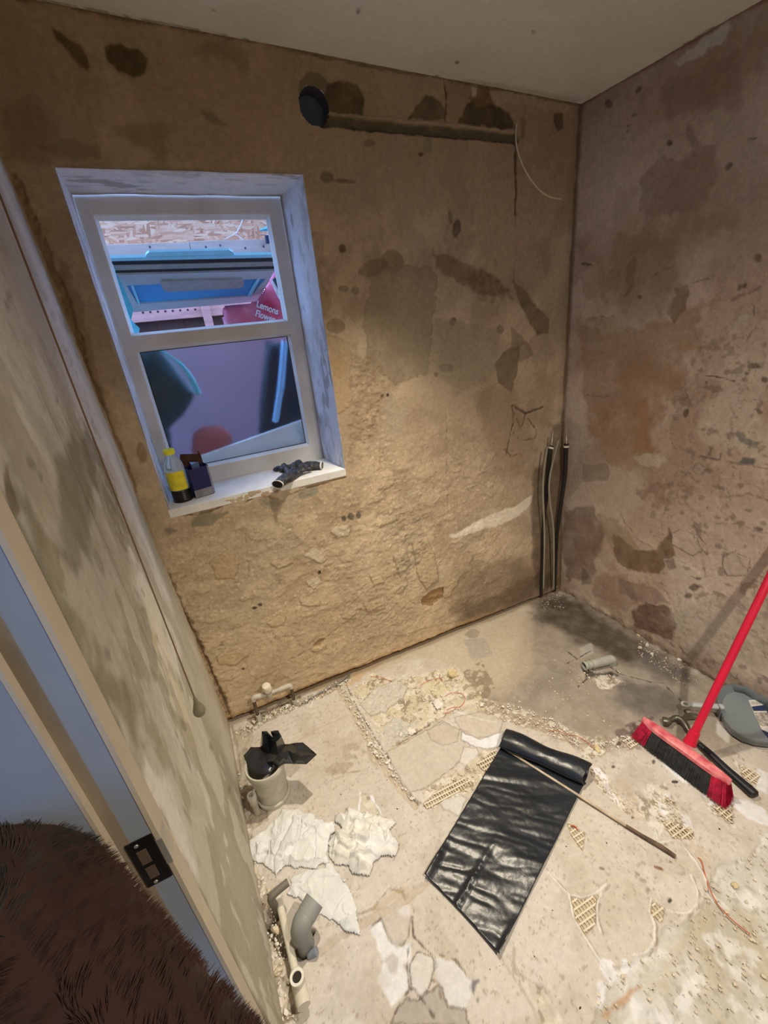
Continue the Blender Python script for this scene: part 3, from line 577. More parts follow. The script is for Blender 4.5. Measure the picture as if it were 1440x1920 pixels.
L([(768,1760),(764,1810),(768,1850),(795,1880),(812,1905)],.003,(.16,.12,.09),a=.9,h=-.003,warp=.004); L([(735,1920),(748,1882),(765,1860)],.003,(.16,.12,.09),a=.9,h=-.003,warp=.003)
L([(822,1788),(855,1800),(885,1842)],.003,(.25,.2,.14),a=.9,h=-.002,warp=.003); L([(808,1835),(822,1842),(826,1870)],.003,(.25,.2,.14),a=.8,h=-.002)
L([(935,1791),(955,1820),(977,1853),(1000,1890),(1011,1925)],.007,(.52,.44,.33),a=.8,h=-.002,warp=.003); L([(963,1777),(964,1822),(1004,1843),(1022,1871),(1050,1925)],.006,(.44,.36,.26),a=.7,h=-.002,warp=.008)
crumbly([(985,1840),(1020,1845),(1060,1920),(1020,1920)],(.66,.58,.45),g=.01)
B([(660,1820),(700,1800),(730,1850),(700,1890),(650,1870)],(.50,.43,.33),a=.35,warp=.02,soft=.01)
S.spot(886,1850,5,12,0,(.16,.15,.17),a=.8,warp=.006); S.spot(892,1840,5,5,0,(.16,.15,.17),a=.8,warp=.006); S.spot(892,1872,3,4,0,(.1,.1,.1),a=.8)
# right: scalloped plate edges with the bare mesh between
rough_br=[(1440,1560),(1400,1610),(1350,1620),(1325,1660),(1312,1712),(1280,1728),(1245,1738),(1232,1775),(1195,1800),(1150,1812),(1122,1860),(1110,1920),(1120,2100),(1600,2100),(1600,1560)]
B(rough_br,(.50,.45,.34),a=.85,h=-.006,warp=.012,soft=.004,grain=.006)
B(rough_br,(.72,.70,.63),a=.85,warp=.03,tex=(5,.36,.66)); B(rough_br,(.50,.42,.25),a=.5,warp=.03,tex=(9,.5,.72)); B(rough_br,(.52,.49,.39),a=.5,warp=.02,tex=(13,.52,.75)); B(rough_br,(.3,.25,.17),a=.4,warp=.02,tex=(70,.60,.72)); B(rough_br,(.86,.84,.78),a=.6,warp=.02,tex=(30,.54,.72))
plates=[[(1027,1640),(1067,1680),(1113,1682),(1137,1655),(1200,1640),(1296,1640),(1307,1673),(1306,1697),(1290,1713),(1266,1713),(1244,1701),(1226,1682),(1128,1675),(1118,1697),(1118,1725),(1125,1746)],
 ]
def ridge(pts,w=.0065,h=.005,c=(.84,.79,.68)):
    L(pts,w,c,a=.85,h=h,warp=.0025,soft=.002); q=[(x+5,y+3) for x,y in pts]; L(q,.003,(.28,.21,.14),a=.55,h=-.002,warp=.0025)
for r in ([(1027,1636),(1049,1658),(1067,1678),(1089,1684),(1113,1678),(1131,1665),(1137,1655)],[(1128,1673),(1118,1697),(1118,1725),(1125,1746)],[(1066,1679),(1076,1716),(1089,1746),(1107,1774),(1122,1798),(1144,1829)],
   [(1226,1682),(1244,1701),(1266,1713),(1290,1713),(1306,1697),(1307,1673),(1296,1642)],[(1221,1685),(1218,1707),(1228,1734),(1226,1765),(1214,1786),(1186,1792)],[(1214,1529),(1229,1554),(1234,1581)],
   [(1234,1581),(1260,1577),(1284,1590),(1303,1615),(1318,1640),(1330,1665)],[(1303,1581),(1321,1606),(1339,1615)],[(1066,1545),(1098,1562)]): ridge(r)
B([(1122,1795),(1145,1800),(1160,1835),(1140,1845),(1125,1825)],white,a=.85,warp=.008,h=.001); B([(1165,1800),(1178,1800),(1175,1822),(1162,1825)],white,a=.8,warp=.006); B([(1122,1840),(1140,1840),(1125,1890),(1115,1885)],white,a=.8,warp=.008)
L([(1130,1905),(1170,1872),(1200,1850)],.010,(.48,.25,.10),a=.7,warp=.006,soft=.006)
B([(1200,1830),(1300,1740),(1330,1700),(1340,1720),(1260,1830),(1220,1870)],(.50,.42,.25),a=.5,warp=.03,soft=.02)
crumbly([(1104,1430),(1131,1440),(1153,1478),(1175,1512),(1215,1530),(1200,1535),(1160,1515),(1135,1490),(1110,1455)],(.66,.56,.43),h=-.003,g=.01)
B([(1104,1432),(1128,1442),(1148,1478),(1165,1508),(1152,1503),(1130,1465)],white,a=.9,h=.003,warp=.006)
crumbly([(1065,1425),(1100,1412),(1125,1398),(1140,1402),(1130,1415),(1100,1428),(1110,1445),(1085,1440)],(.7,.65,.55),g=.012)
B([(1110,1410),(1128,1400),(1138,1405),(1132,1414),(1115,1418)],cream,a=.9,h=.006,warp=.003,rim=(.3,.24,.16),rimw=.002)
B([(1150,1455),(1165,1480),(1195,1505),(1180,1470)],(.60,.42,.26),a=.5,warp=.01)
crumbly([(1222,1480),(1250,1465),(1262,1500),(1300,1550),(1305,1572),(1262,1565),(1235,1545),(1240,1510)],(.64,.57,.45),h=-.004,g=.014)
crumbly([(1190,1475),(1222,1468),(1240,1500),(1245,1560),(1232,1580),(1205,1530)],(.72,.67,.57),h=-.002,g=.016)
crumbly([(1290,1575),(1315,1590),(1345,1615),(1325,1622),(1300,1600)],(.62,.52,.38),g=.014)
B([(1225,1490),(1255,1490),(1262,1510),(1245,1535),(1235,1515)],white,a=.7,warp=.01,tex=(30,.35,.5)); B([(1270,1520),(1290,1530),(1303,1560),(1285,1555)],white,a=.6,warp=.01)
crumbly([(1315,1490),(1345,1490),(1380,1510),(1375,1550),(1350,1535),(1325,1515)],(.62,.56,.46),h=-.003,g=.012)
B([(1373,1498),(1400,1500),(1440,1520),(1440,1548),(1400,1535),(1378,1515)],white,a=.9,warp=.008,h=.002); B([(1313,1482),(1332,1488),(1345,1515),(1330,1512)],white,a=.8,warp=.008)
B([(1230,1414),(1260,1440),(1290,1468),(1280,1468),(1240,1432)],white,a=.9,warp=.004,h=.002)
crumbly([(1370,1405),(1395,1420),(1430,1450),(1425,1475),(1395,1460),(1375,1430)],(.66,.60,.5),h=-.003,g=.012); B([(1345,1350),(1370,1370),(1365,1395),(1345,1380)],(.74,.70,.62),a=.6,warp=.008,rim=(.5,.43,.33),rimw=.002)
B([(1420,1440),(1440,1450),(1440,1490),(1420,1480)],white,a=.8,warp=.006)
B([(1130,1480),(1180,1430),(1215,1440),(1230,1470),(1190,1490)],(.50,.43,.34),a=.5,warp=.02,soft=.01); B([(1170,1490),(1200,1480),(1215,1500),(1195,1515)],(.36,.28,.22),a=.5,warp=.012,tex=(50,.4,.5))
L([(1060,1218),(1082,1235)],.003,(.05,.04,.03),h=-.003,warp=.001); L([(1064,1243),(1085,1233),(1108,1220)],.003,(.05,.04,.03),h=-.003,warp=.001)
L([(1145,1250),(1160,1262),(1187,1270),(1220,1278),(1245,1280),(1265,1303),(1275,1312)],.005,(.09,.065,.045),h=-.004,warp=.004); L([(1085,1287),(1103,1270)],.003,(.1,.08,.06),h=-.003,warp=.002)
B([(1090,1250),(1120,1262),(1145,1258),(1160,1265),(1140,1275),(1100,1270)],(.05,.04,.03),a=.9,warp=.004,h=-.008); crumbly([(1100,1268),(1150,1262),(1170,1280),(1130,1295)],(.4,.34,.27),g=.012)
for (x,y,rx,ry,an,c) in [(1235,1628,9,3,20,(.22,.10,.05)),(1225,1428,3,4,0,(.02,.02,.03)),(1150,1438,4,3,0,(.05,.04,.03)),(1266,1466,7,3,0,(.03,.03,.03)),(1256,1688,4,5,30,(.04,.03,.03)),(1186,1532,3,3,0,(.1,.08,.06)),(1128,1628,5,2,20,(.12,.1,.08)),(1258,1616,3,2,0,(.1,.08,.06)),(1195,1638,6,3,40,(.35,.28,.2)),(1205,1650,8,4,30,(.4,.33,.25)),(1215,1668,5,3,30,(.35,.28,.2)),(1160,1393,5,4,0,(.06,.04,.03)),(1196,1402,5,4,0,(.3,.25,.2))]:
    S.spot(x,y,rx,ry,an,c,a=.9,warp=.003,soft=.0015,rag=.001)
# base of the walls
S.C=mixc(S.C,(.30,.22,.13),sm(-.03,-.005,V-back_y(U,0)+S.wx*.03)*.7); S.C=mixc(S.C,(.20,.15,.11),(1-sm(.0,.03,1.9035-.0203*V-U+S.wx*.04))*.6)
rb=(1-sm(.0,.04,1.9035-.0203*V-U+S.wx*.06)); S.H+=rb*(fbm(U,V,45,4,3)-.3)*.022
S.C=S.C*np.array([.90,.935,1.03])
MESH_PATCH=[[(894,1432),(928,1404),(942,1429),(912,1448)],[(794,1507),(830,1473),(868,1458),(890,1466),(845,1492),(801,1517)],[(1064,1545),(1097,1562),(1092,1594),(1071,1566)],
 [(1071,1682),(1090,1687),(1122,1678),(1116,1700),(1116,1730),(1098,1752),(1079,1725)],[(1223,1691),(1246,1703),(1240,1731),(1221,1715)],[(1168,1386),(1189,1376),(1205,1390),(1183,1405)],
 [(1385,1430),(1425,1453),(1416,1470),(1394,1458)],[(1336,1507),(1373,1513),(1373,1543),(1348,1525)],[(1240,1535),(1299,1554),(1302,1572),(1262,1572)]]
for p in MESH_PATCH: B(p,(.46,.38,.26),a=.95,warp=.0015,h=-.005,soft=.002,rag=.001,rim=(.3,.23,.15),rimw=.0015)
FH=S.H.copy(); FS=S
def floor_z(x,y):
    i=min(max(int(round((x-S.u0)/S.st)),0),S.nu-1); j=min(max(int(round((y-S.v0)/S.st)),0),S.nv-1); return float(FH[i,j])
floor=S.build('floor',lambda u,v,h:np.stack([u,v,h],-1),screed)
FLS=S
# exposed backing mesh: thin crossed strands clipped to each broken-out patch
strand=mat('backing_mesh_strands',(.86,.80,.66),rough=.7,var=.1)
def clip_line(P,o,d):
    ts=[]
    for i in range(len(P)):
        a=np.array(P[i]);b=np.array(P[(i+1)%len(P)]); e=b-a; den=d[0]*e[1]-d[1]*e[0]
        if abs(den)<1e-12: continue
        t=((a[0]-o[0])*e[1]-(a[1]-o[1])*e[0])/den; s_=((a[0]-o[0])*d[1]-(a[1]-o[1])*d[0])/den
        if 0<=s_<=1: ts.append(t)
    ts.sort(); return list(zip(ts[0::2],ts[1::2]))
for p in MESH_PATCH:
    P=[on_floor(*q) for q in p]; c=np.mean(P,0); mb=MB()
    qa=on_floor(1090,1700); qb=on_floor(1110,1686); a0=math.degrees(math.atan2(qb[1]-qa[1],qb[0]-qa[0]))
    for ang,sp in ((a0,.0150),(a0+88,.0100)):
        d=np.array([math.cos(math.radians(ang)),math.sin(math.radians(ang))]); n=np.array([-d[1],d[0]])
        for k in range(-14,15):
            o=c+n*k*sp
            for t0,t1 in clip_line(P,o,d):
                if t1-t0<.003: continue
                a=o+d*t0;b=o+d*t1; z=.0012 if ang==a0 else .0002
                mb.tube([(a[0],a[1],z-.0015),(b[0],b[1],z-.0015)],.0021 if ang==a0 else .0012,n=4)
    if mb.v:
        o=mb.build('backing_mesh',strand,floor); o['kind']='stuff'
# ================================================================== ceiling and the parts of the room behind the camera
S=Surf(-.1,1.93,-1.6,.012,.008,(.72,.74,.70),on_ceil); U,V=S.U,S.V; B=S.blob; L=S.line
S.C=mixc(S.C,(.64,.65,.60),sm(.45,.65,fbm(U,V,5,4,3))*.5); S.H+=(fbm(U,V,60,3,5)-.5)*.0012
for (x,y,rx,ry,an,c) in [(671,20,3,7,20,(.1,.08,.05)),(857,118,4,3,0,(.15,.12,.08)),(938,168,4,2,0,(.06,.05,.03)),(908,158,2,2,0,(.2,.17,.12)),(1000,60,3,3,0,(.3,.27,.2)),(400,20,3,2,0,(.3,.27,.2))]:
    S.spot(x,y,rx,ry,an,c,a=.8,warp=.002,soft=.002,rag=.001)
L([(40,-8),(330,50),(720,127),(835,148),(920,170),(1088,196)],.006,(.16,.12,.08),a=.7,warp=.006)
L([(1088,196),(1150,170),(1230,120),(1330,55),(1440,0)],.012,(.17,.12,.09),a=.7,warp=.01); L([(1370,40),(1440,2)],.012,(.18,.06,.04),a=.7,warp=.008)
B([(840,148),(930,170),(1075,196),(1090,185),(1000,168),(900,150)],(.5,.45,.36),a=.5,warp=.01)
ceiling=S.build('ceiling',lambda u,v,h:np.stack([u,v,ceil_z(u)-h],-1),ceilm)
def quad(name,pts,ma,kind='structure'):
    me=mesh(name,pts,[tuple(range(len(pts)))]); o=link(name,me,ma); 
    if kind: o['kind']=kind
    return o
plain_wall=mat('rear_plaster',(.44,.36,.27),rough=.9,var=.15,scale=6,bump=.3)
hall_wall=mat('hall_paint',(.62,.62,.60),rough=.8,var=.05,scale=4)
hall_floor=mat('hall_boards',(.30,.24,.18),rough=.7,var=.2,scale=8,stretch=(1,8,1))
RY=-2.45
mb=MB(); mb.box((-.14,RY-.1,-.01),(2.1,RY,2.32)); struct(mb.build('wall_front',plain_wall))
mb=MB(); mb.box((1.93,RY,-.02),(2.03,-1.355,2.32)); struct(mb.build('wall_right_rear',plain_wall))
mb=MB(); mb.box((-.12,RY,-.01),(.0,-1.86,2.32)); mb.box((-.12,-1.862,2.05),(.0,DY,2.36)); struct(mb.build('wall_left_rear',plain_wall))
mb=MB(); mb.box((-.2,RY-.1,2.24),(2.1,-1.595,2.34)); struct(mb.build('ceiling_rear',mat('ceiling_plain',(.70,.72,.68),rough=.9)))
mb=MB(); mb.box((-.03,RY-.1,-.05),(2.1,-1.598,-.004)); struct(mb.build('floor_rear',mat('screed_plain',(.58,.51,.41),rough=.9,var=.2,scale=12,bump=.5)))
# hall behind the door opening
mb=MB(); mb.box((-1.6,RY-.5,-.06),(-.03,.05,-.008)); struct(mb.build('floor_hall',hall_floor))
mb=MB(); mb.box((-1.65,RY-.5,-.01),(-1.6,.05,2.4)); mb.box((-1.6,RY-.55,-.01),(-.1,RY-.5,2.4)); mb.box((-1.6,.0,-.01),(-.14,.05,2.4)); struct(mb.build('wall_hall',hall_wall))
mb=MB(); mb.box((-1.65,RY-.55,2.36),(-.1,.05,2.42)); struct(mb.build('ceiling_hall',hall_wall))
mb=MB(); mb.box((-.135,DY+.03,-.01),(-.118,.02,2.36)); struct(mb.build('wall_hall_side',hall_wall))
# door lining: face, planted stop, edge
paintw=mat('blue_shaded_white_gloss',(.25,.29,.35),rough=.45,var=.06,scale=9,bump=.15,bscale=20)  # blue daylight shade on white gloss mixed into this colour
creamw=mat('edge_wood_and_warm_light',(.46,.40,.31),rough=.6,var=.05,scale=12,bump=.15,stretch=(2,2,1))
JY=-1.098
def lean(z,y=-1.08): return .001
def slab(mb,x0,x1,y0,y1,z0=.0,z1=2.05):
    vs=[]
    for z in (z0,z1):
        l=lean(z); vs+=[(x0+l,y0,z),(x1+l,y0,z),(x1+l,y1,z),(x0+l,y1,z)]
    mb.add(vs,[(3,2,1,0),(4,5,6,7),(0,1,5,4),(1,2,6,5),(2,3,7,6),(3,0,4,7)])
dr=bpy.data.objects.new('door_1',None); COL.objects.link(dr); dr.location=(0,-1.08,0); struct(dr)
mb=MB(); slab(mb,-.135,-.002,JY,DY+.004); mb.build('lining',paintw,dr)
mb=MB(); slab(mb,-.0019,.004,JY-.001,DY+.0); o=mb.build('lining_edge',creamw,dr); o['label']='bare wooden edge of door lining'
corner_shade=mat('brown_corner_shade',(.22,.18,.13),rough=.7,var=.3,scale=14,stretch=(1,1,.4))
mb=MB(); slab(mb,-.0455,-.028,JY-.0007,JY+.0005,0,2.04); o=mb.build('stop_corner_shade',corner_shade,dr); o['label']='brown strip of painted shade beside the stop'  # shade in the corner by the stop, put in as a brown strip
mb=MB(); slab(mb,-.135,-.046,JY-.014,JY+.001); mb.build('door_stop',paintw,dr)
mb=MB(); slab(mb,-.0465,-.042,JY-.0145,JY+.001); mb.build('stop_edge_warm_light',creamw,dr)  # warm room light on the stop's side face put in as cream colour
mb=MB(); slab(mb,-.135,-.002,-1.864,-1.83); mb.build('lining',paintw,dr)
mb=MB(); mb.box((-.14,-1.86,2.03),(-.0,JY,2.06)); mb.build('door_head',paintw,dr)
# strike plate let into the lining
sp=thing('strike_plate','black metal strike plate with two latch holes set in door lining','strike plate',(lean(.85)-.018,JY,.80))
blk=mat('black_metal',(.012,.011,.011),rough=.45,metal=.6); hole=mat('dusty_recess',(.09,.06,.04),rough=.9); steelw=mat('worn_steel',(.5,.47,.42),rough=.45,metal=.7)
l=lean(.85)
P=[bk(262,1572,JY),bk(303,1553,JY),bk(343,1640,JY),bk(305,1648,JY)]
x0=-.034; x1=-.002; z0=P[3][2]; z1=P[0][2]
mb=MB(); mb.box((x0,JY-.0025,z0),(x1,JY+.0005,z1),bev=.001); plt=mb.build('plate',blk,sp)
hz=(z1-z0)
for a,b in ((.50,.80),(.16,.42)):
    mb=MB(); mb.box((x0+.008,JY-.0032,z0+a*hz),(x0+.020,JY-.0022,z0+b*hz),bev=.0008); mb.build('latch_hole',hole,plt)
for a in (.92,.06):
    mb=MB(); mb.lathe([(0,.001),(.0024,.0009),(.0028,0)],Matrix.Translation((x0+.012,JY-.0027,z0+a*hz))@Matrix.Rotation(math.pi/2,4,'X'),10); mb.build('screw_head',steelw,plt)
mb=MB(); mb.box((x1,JY-.002,z0+.025),(x1+.0085,JY+.026,z1-.015),bev=.001); o=mb.build('lip',steelw,sp); o['label']='worn bright steel lip'
# ceiling fittings that light the room (just out of view)
for nm,(lx,ly,lz),lab in (('downlight',LAMP_A,'unseen round white recessed downlight nearer the window'),('downlight',LAMP_B,'unseen round white recessed downlight nearer the door')):
    zc=float(ceil_z(lx)) if ly>-1.6 else 2.24
    t=thing(nm,lab,'ceiling light',(lx,ly,zc-.001),'recessed downlights')
    mb=MB(); mb.lathe([(.034,-.001),(.036,-.004),(.044,-.004),(.046,.0)],Matrix.Translation((lx,ly,zc-.0015)),32); mb.build('trim_ring',paintw,t,True)
# ================================================================== window: scraped reveals, plastic frame, panes
def proj(P):
    q=ROT@(np.array([P[0],P[1],P[2]],float)-CAM); return (720+F_PX*q[0]/q[2],960+F_PX*q[1]/q[2])
def z_for_v(x,y,v,lo=0.0,hi=2.4):
    for _ in range(40):
        m_=(lo+hi)/2
        if proj((x,y,m_))[1]>v: lo=m_
        else: hi=m_
    return (lo+hi)/2
reveal=surf_mat('scraped_white_reveal',fine=.10,bump=.4,bs=120)
FY=.224
def reveal_face(name,pos,nu,nv,lu,lv,seed):
    s=Surf(0,lu,0,lv,.005,(.70,.70,.74),lambda u,v:(u,v)); U,V=s.U,s.V
    a,b=(U,V*3) if lv<lu else (U*3,V)
    a=U*.55 if lu>lv else U*1.3; b=V*1.3 if lu>lv else V*.55
    n=fbm(a,b,13,5,seed); s.C=mixc(s.C,(.42,.43,.47),sm(.50,.64,n)*.7); s.C=mixc(s.C,(.30,.28,.25),sm(.62,.70,fbm(a,b,21,4,seed+5))*.7)
    s.C=mixc(s.C,(.76,.76,.76),sm(.5,.6,fbm(a,b,8,4,seed+9))*.5)
    g=V if lu>lv else U; G=lv if lu>lv else lu
    s.C=mixc(s.C,(.28,.20,.12),sm(.03,.0,G-g+s.wx*.03)*.8)
    s.H=(n-.5)*.005
    return s.build(name,pos,reveal)
X0,X1,Z0,Z1=WX0,WX1,WZ0,WZ1
reveal_face('trim_1',lambda u,v,h:np.stack([X0+u,v-.004,Z1-h+u*0],-1),0,0,X1-X0,FY,3)            # head: u along x, v depth
reveal_face('trim_2',lambda u,v,h:np.stack([X0+h,u-.004,Z0+v],-1),0,0,FY,Z1-Z0,23)               # left reveal
reveal_face('trim_3',lambda u,v,h:np.stack([X1-u*.085-h,u-.004,Z0+v],-1),0,0,FY,Z1-Z0,43)        # right reveal
sill_m=mat('chalky_white_sill',(.72,.72,.72),rough=.75,var=.10,scale=18,bump=.3,col2=(.8,.8,.8))
mb=MB(); mb.box((X0-.004,-.004,Z0-.03),(X1+.002,FY,Z0),bev=.002); sill=mb.build('window_sill',sill_m)
upvc=mat('grubby_white_plastic',(.68,.675,.64),rough=.42,var=.10,scale=7,bump=.05,col2=(.78,.78,.76)); rubber=mat('black_gasket',(.012,.014,.016),rough=.5)
win=bpy.data.objects.new('window_1',None); COL.objects.link(win); win.location=((X0+X1)/2,FY,Z0); struct(win)
FX0,FX1,FZ0,FZ1=.040,.676,1.016,1.982
AX0,AX1=.091,.6195; UZ0,UZ1=1.588,1.917; LZ0,LZ1=1.092,1.526
def bar(x0,x1,z0,z1,y0=FY-.002,y1=FY+.06,n='frame_rail'):
    mb=MB(); mb.box((x0,y0,z0),(x1,y1,z1),bev=.004); return mb.build(n,upvc,win)
bar(FX0,AX0-.008,FZ0,FZ1,n='frame_stile'); bar(AX1+.008,FX1+.02,FZ0,FZ1,n='frame_stile')
bar(AX0-.012,AX1+.012,UZ1+.008,FZ1); bar(AX0-.012,AX1+.012,LZ1+.008,UZ0-.008); bar(AX0-.012,AX1+.012,FZ0,LZ0-.008)
def bead(x0,x1,z0,z1,w=.010,y0=FY+.002,yd=.020):     # sloping glazing bead ring
    o=[(x0-w,z0-w),(x1+w,z0-w),(x1+w,z1+w),(x0-w,z1+w)]; i=[(x0,z0),(x1,z0),(x1,z1),(x0,z1)]
    vs=[(x,y0,z) for x,z in o]+[(x,y0+yd,z) for x,z in i]+[(x,y0+yd+.01,z) for x,z in i]+[(x,y0+yd+.012,z) for x,z in o]
    fs=[]
    for a in (0,4,8):
        fs+=[(a+k,a+(k+1)%4,a+4+(k+1)%4,a+4+k) for k in range(4)]
    mb=MB(); mb.add(vs,fs); mb.build('glazing_bead',upvc,win)
bead(AX0,AX1,UZ0,UZ1); bead(AX0,AX1,LZ0,LZ1)
def gask(x0,x1,z0,z1,w=.0022,y=FY+.021):
    mb=MB()
    for b in (((x0,y,z0),(x1,y+.003,z0+w)),((x0,y,z1-w),(x1,y+.003,z1)),((x0,y,z0+w),(x0+w,y+.003,z1-w)),((x1-w,y,z0+w),(x1,y+.003,z1-w))): mb.box(*b)
    o=mb.build('gasket',rubber,win)
gask(AX0,AX1,LZ0,LZ1)
def clear_glass(name,tint=(1,1,1)):
    m=bpy.data.materials.new(name); m.use_nodes=True; nt=m.node_tree; nt.nodes.clear()
    o=nt.nodes.new('ShaderNodeOutputMaterial'); mx=nt.nodes.new('ShaderNodeMixShader'); t=nt.nodes.new('ShaderNodeBsdfTransparent'); g=nt.nodes.new('ShaderNodeBsdfGlossy'); f=nt.nodes.new('ShaderNodeFresnel')
    t.inputs[0].default_value=(*tint,1); g.inputs['Roughness'].default_value=.01; f.inputs[0].default_value=1.45
    nt.links.new(f.outputs[0],mx.inputs[0]); nt.links.new(t.outputs[0],mx.inputs[1]); nt.links.new(g.outputs[0],mx.inputs[2]); nt.links.new(mx.outputs[0],o.inputs[0]); return m
glass_c=clear_glass('clear_glass',(.97,.99,1)); glass_b=clear_glass('blue_film_glass',(.55,.85,1.0))
glass_f=mat('frosted_glass',(.93,.96,1.0),rough=.30,trans=1,ior=1.25,var=.01,bump=.25,bscale=500,spec=.4)
def pane(name,ma,z0,z1,y):
    mb=MB(); mb.add([(AX0-.004,y,z0-.004),(AX1+.004,y,z0-.004),(AX1+.004,y,z1+.004),(AX0-.004,y,z1+.004)],[(0,1,2,3)]); o=mb.build(name,ma,win); return o
pane('glass_pane',glass_c,UZ0,UZ1,FY+.026)
o=pane('glass_pane',glass_f,LZ0,LZ1,FY+.026); o['label']='frosted glass pane'
# extractor hole: round duct through the wall with its blue-grey outer flap
duct=thing('extractor_duct','round hole for an extractor fan with dark duct high on window wall','duct',(FAN[0],.0,FAN[1]))
def Mx(x,y,z,ax='X',ang=math.pi/2): return Matrix.Translation((x,y,z))@Matrix.Rotation(ang,4,ax)
mb=MB(); mb.lathe([(FAN[2]+.004,-.004),(FAN[2]+.001,-.001),(FAN[2],-.16)],Mx(FAN[0],.0,FAN[1]),36); mb.build('duct_wall',mat('duct_inside',(.05,.04,.035),rough=.8),duct,True)
flapm=mat('dark_blue_grey_plastic',(.06,.085,.13),rough=.5)
mb=MB(); mb.lathe([(0,-.02),(FAN[2]*.93,-.02),(FAN[2]*.95,-.024),(FAN[2]*.95,-.03)],Mx(FAN[0]-.004,.012,FAN[1]-.006),36); o=mb.build('flap',flapm,duct); o['label']='dark blue-grey round flap'
# ================================================================== yard beyond the window
def plane_px(P0,N):
    P0=np.array(P0,float);N=np.array(N,float)
    def f(u,v):
        d=ray(u,v); return CAM+d*(N@(P0-CAM)/(N@d))
    return f
def slab_px(mb,pts,pf,N,th):
    N=np.array(N,float); N/=np.linalg.norm(N); a=[pf(*p) for p in pts]; n=len(a); vs=a+[p+N*th for p in a]
    mb.add(vs,[tuple(range(n)),tuple(range(n,2*n))[::-1]]+[(i,(i+1)%n,n+(i+1)%n,n+i) for i in range(n)]); return mb
def osb():
    m,nt,p=new_mat('strand_board'); p.inputs['Roughness'].default_value=.8
    tc=nt.nodes.new('ShaderNodeTexCoord'); cols=[]
    prev=None
    for k,(ang,sc) in enumerate(((.5,17),(-.6,20),(1.4,15),(0.05,22))):
        m0=nt.nodes.new('ShaderNodeMapping'); m0.inputs['Rotation'].default_value=(0,ang,0); nt.links.new(tc.outputs['Object'],m0.inputs[0]); mp=nt.nodes.new('ShaderNodeMapping'); mp.inputs['Scale'].default_value=(1.0,1,5.5)
        vo=nt.nodes.new('ShaderNodeTexVoronoi'); vo.inputs['Scale'].default_value=sc
        nt.links.new(m0.outputs[0],mp.inputs[0]); nt.links.new(mp.outputs[0],vo.inputs['Vector'])
        rp=nt.nodes.new('ShaderNodeValToRGB'); e=rp.color_ramp.elements; e[0].color=(.42,.16,.09,1); e[1].color=(1.0,.76,.55,1); x=e.new(.5); x.color=(.78,.42,.26,1)
        nt.links.new(vo.outputs['Color'],rp.inputs[0])
        if prev is None: prev=rp.outputs[0]; sel=vo.outputs['Color']
        else:
            mx=nt.nodes.new('ShaderNodeMix'); mx.data_type='RGBA'; cmp=nt.nodes.new('ShaderNodeMath'); cmp.operation='GREATER_THAN'; cmp.inputs[1].default_value=.5
            sp_=nt.nodes.new('ShaderNodeSeparateColor'); nt.links.new(vo.outputs['Color'],sp_.inputs[0]); nt.links.new(sp_.outputs[k%3],cmp.inputs[0])
            nt.links.new(cmp.outputs[0],mx.inputs[0]); nt.links.new(prev,mx.inputs[6]); nt.links.new(rp.outputs[0],mx.inputs[7]); prev=mx.outputs[2]
    nt.links.new(prev,p.inputs['Base Color']); return m
bY=.78
zl=bk(350,462,bY)[2]
mb=MB(); mb.box((-.5,bY,zl-.01),(1.6,bY+.018,2.7)); o=mb.build('strand_board',osb()); tag(o,'sheet of wood strand board standing outside above the pale timber rail','board')
tim=mat('pale_sawn_timber',(.62,.50,.44),rough=.8,var=.14,scale=10,stretch=(.6,1,6),bump=.2); tim2=mat('stained_timber',(.42,.22,.20),rough=.8,var=.2,scale=9,stretch=(.6,1,6),bump=.2); dkt=mat('dark_brown_board',(.10,.055,.045),rough=.85,var=.25,scale=7)
r0=bk(300,458,bY-.03); r1=bk(300,492,bY-.03); xm=bk(357,468,bY-.03)[0]
rail=thing('timber_rail','pale timber rail in two lengths outside behind the blue roof window','timber',(xm,bY-.03,r1[2]))
for a,b in ((-.4,xm-.001),(xm+.001,1.4)):
    mb=MB(); mb.box((a,bY-.045,r1[2]-.02),(b,bY-.003,r0[2]+(.002 if a<0 else .006)),bev=.002); mb.build('board',tim,rail)
mb=MB()
for (u,v) in ((281,463),(386,463),(460,465),(494,462),(413,460)):
    P=bk(u,v,bY-.046); mb=MB(); mb.lathe([(0,.001),(.004,.001),(.005,0)],Mx(P[0],P[1],P[2]),8); mb.build('nail_head',mat('nail_grey',(.15,.16,.2),rough=.4,metal=.7),rail)
# roof window hanging out beyond the pane
T0=bk(207,487,.50); T1=bk(519,480,.50); Bm=bk(366,575,.95); N=np.cross(np.array(T1)-T0,np.array(Bm)-T0); N/=np.linalg.norm(N)
if N[1]<0: N=-N
pf=plane_px(T0,N); rw=thing('roof_window','white framed roof window with blue glass and a handle bar, tilted outside','roof window',V3((np.array(T0)+T1)/2))
whf=mat('white_window_frame',(.55,.57,.56),rough=.3,var=.05,spec=.6); cyn=mat('cyan_glass_edge',(.35,.75,.85),rough=.25,var=.05)
def part(name,pts,ma,lift,th,par=rw,lab=None):
    mb=MB(); P0=pf; q=lambda u,v:P0(u,v)-N*lift
    slab_px(mb,pts,q,N,th); o=mb.build(name,ma,par)
    if lab:o['label']=lab
    return o
part('glass_edge',[(207,484),(519,477),(519,483),(207,490)],cyn,.0,.01)
part('top_tab',[(275,478),(280,474),(430,470),(437,474),(440,480),(273,485)],cyn,-.002,.008)
part('gasket',[(207,490),(519,483),(519,489),(212,496)],rubber,.001,.01)
part('outer_rail',[(212,496),(519,489),(517,497),(215,505)],mat('warm_grey_rail',(.34,.32,.28),rough=.4),.004,.014)
part('gasket',[(215,505),(517,497),(515,503),(217,511)],rubber,.002,.012)
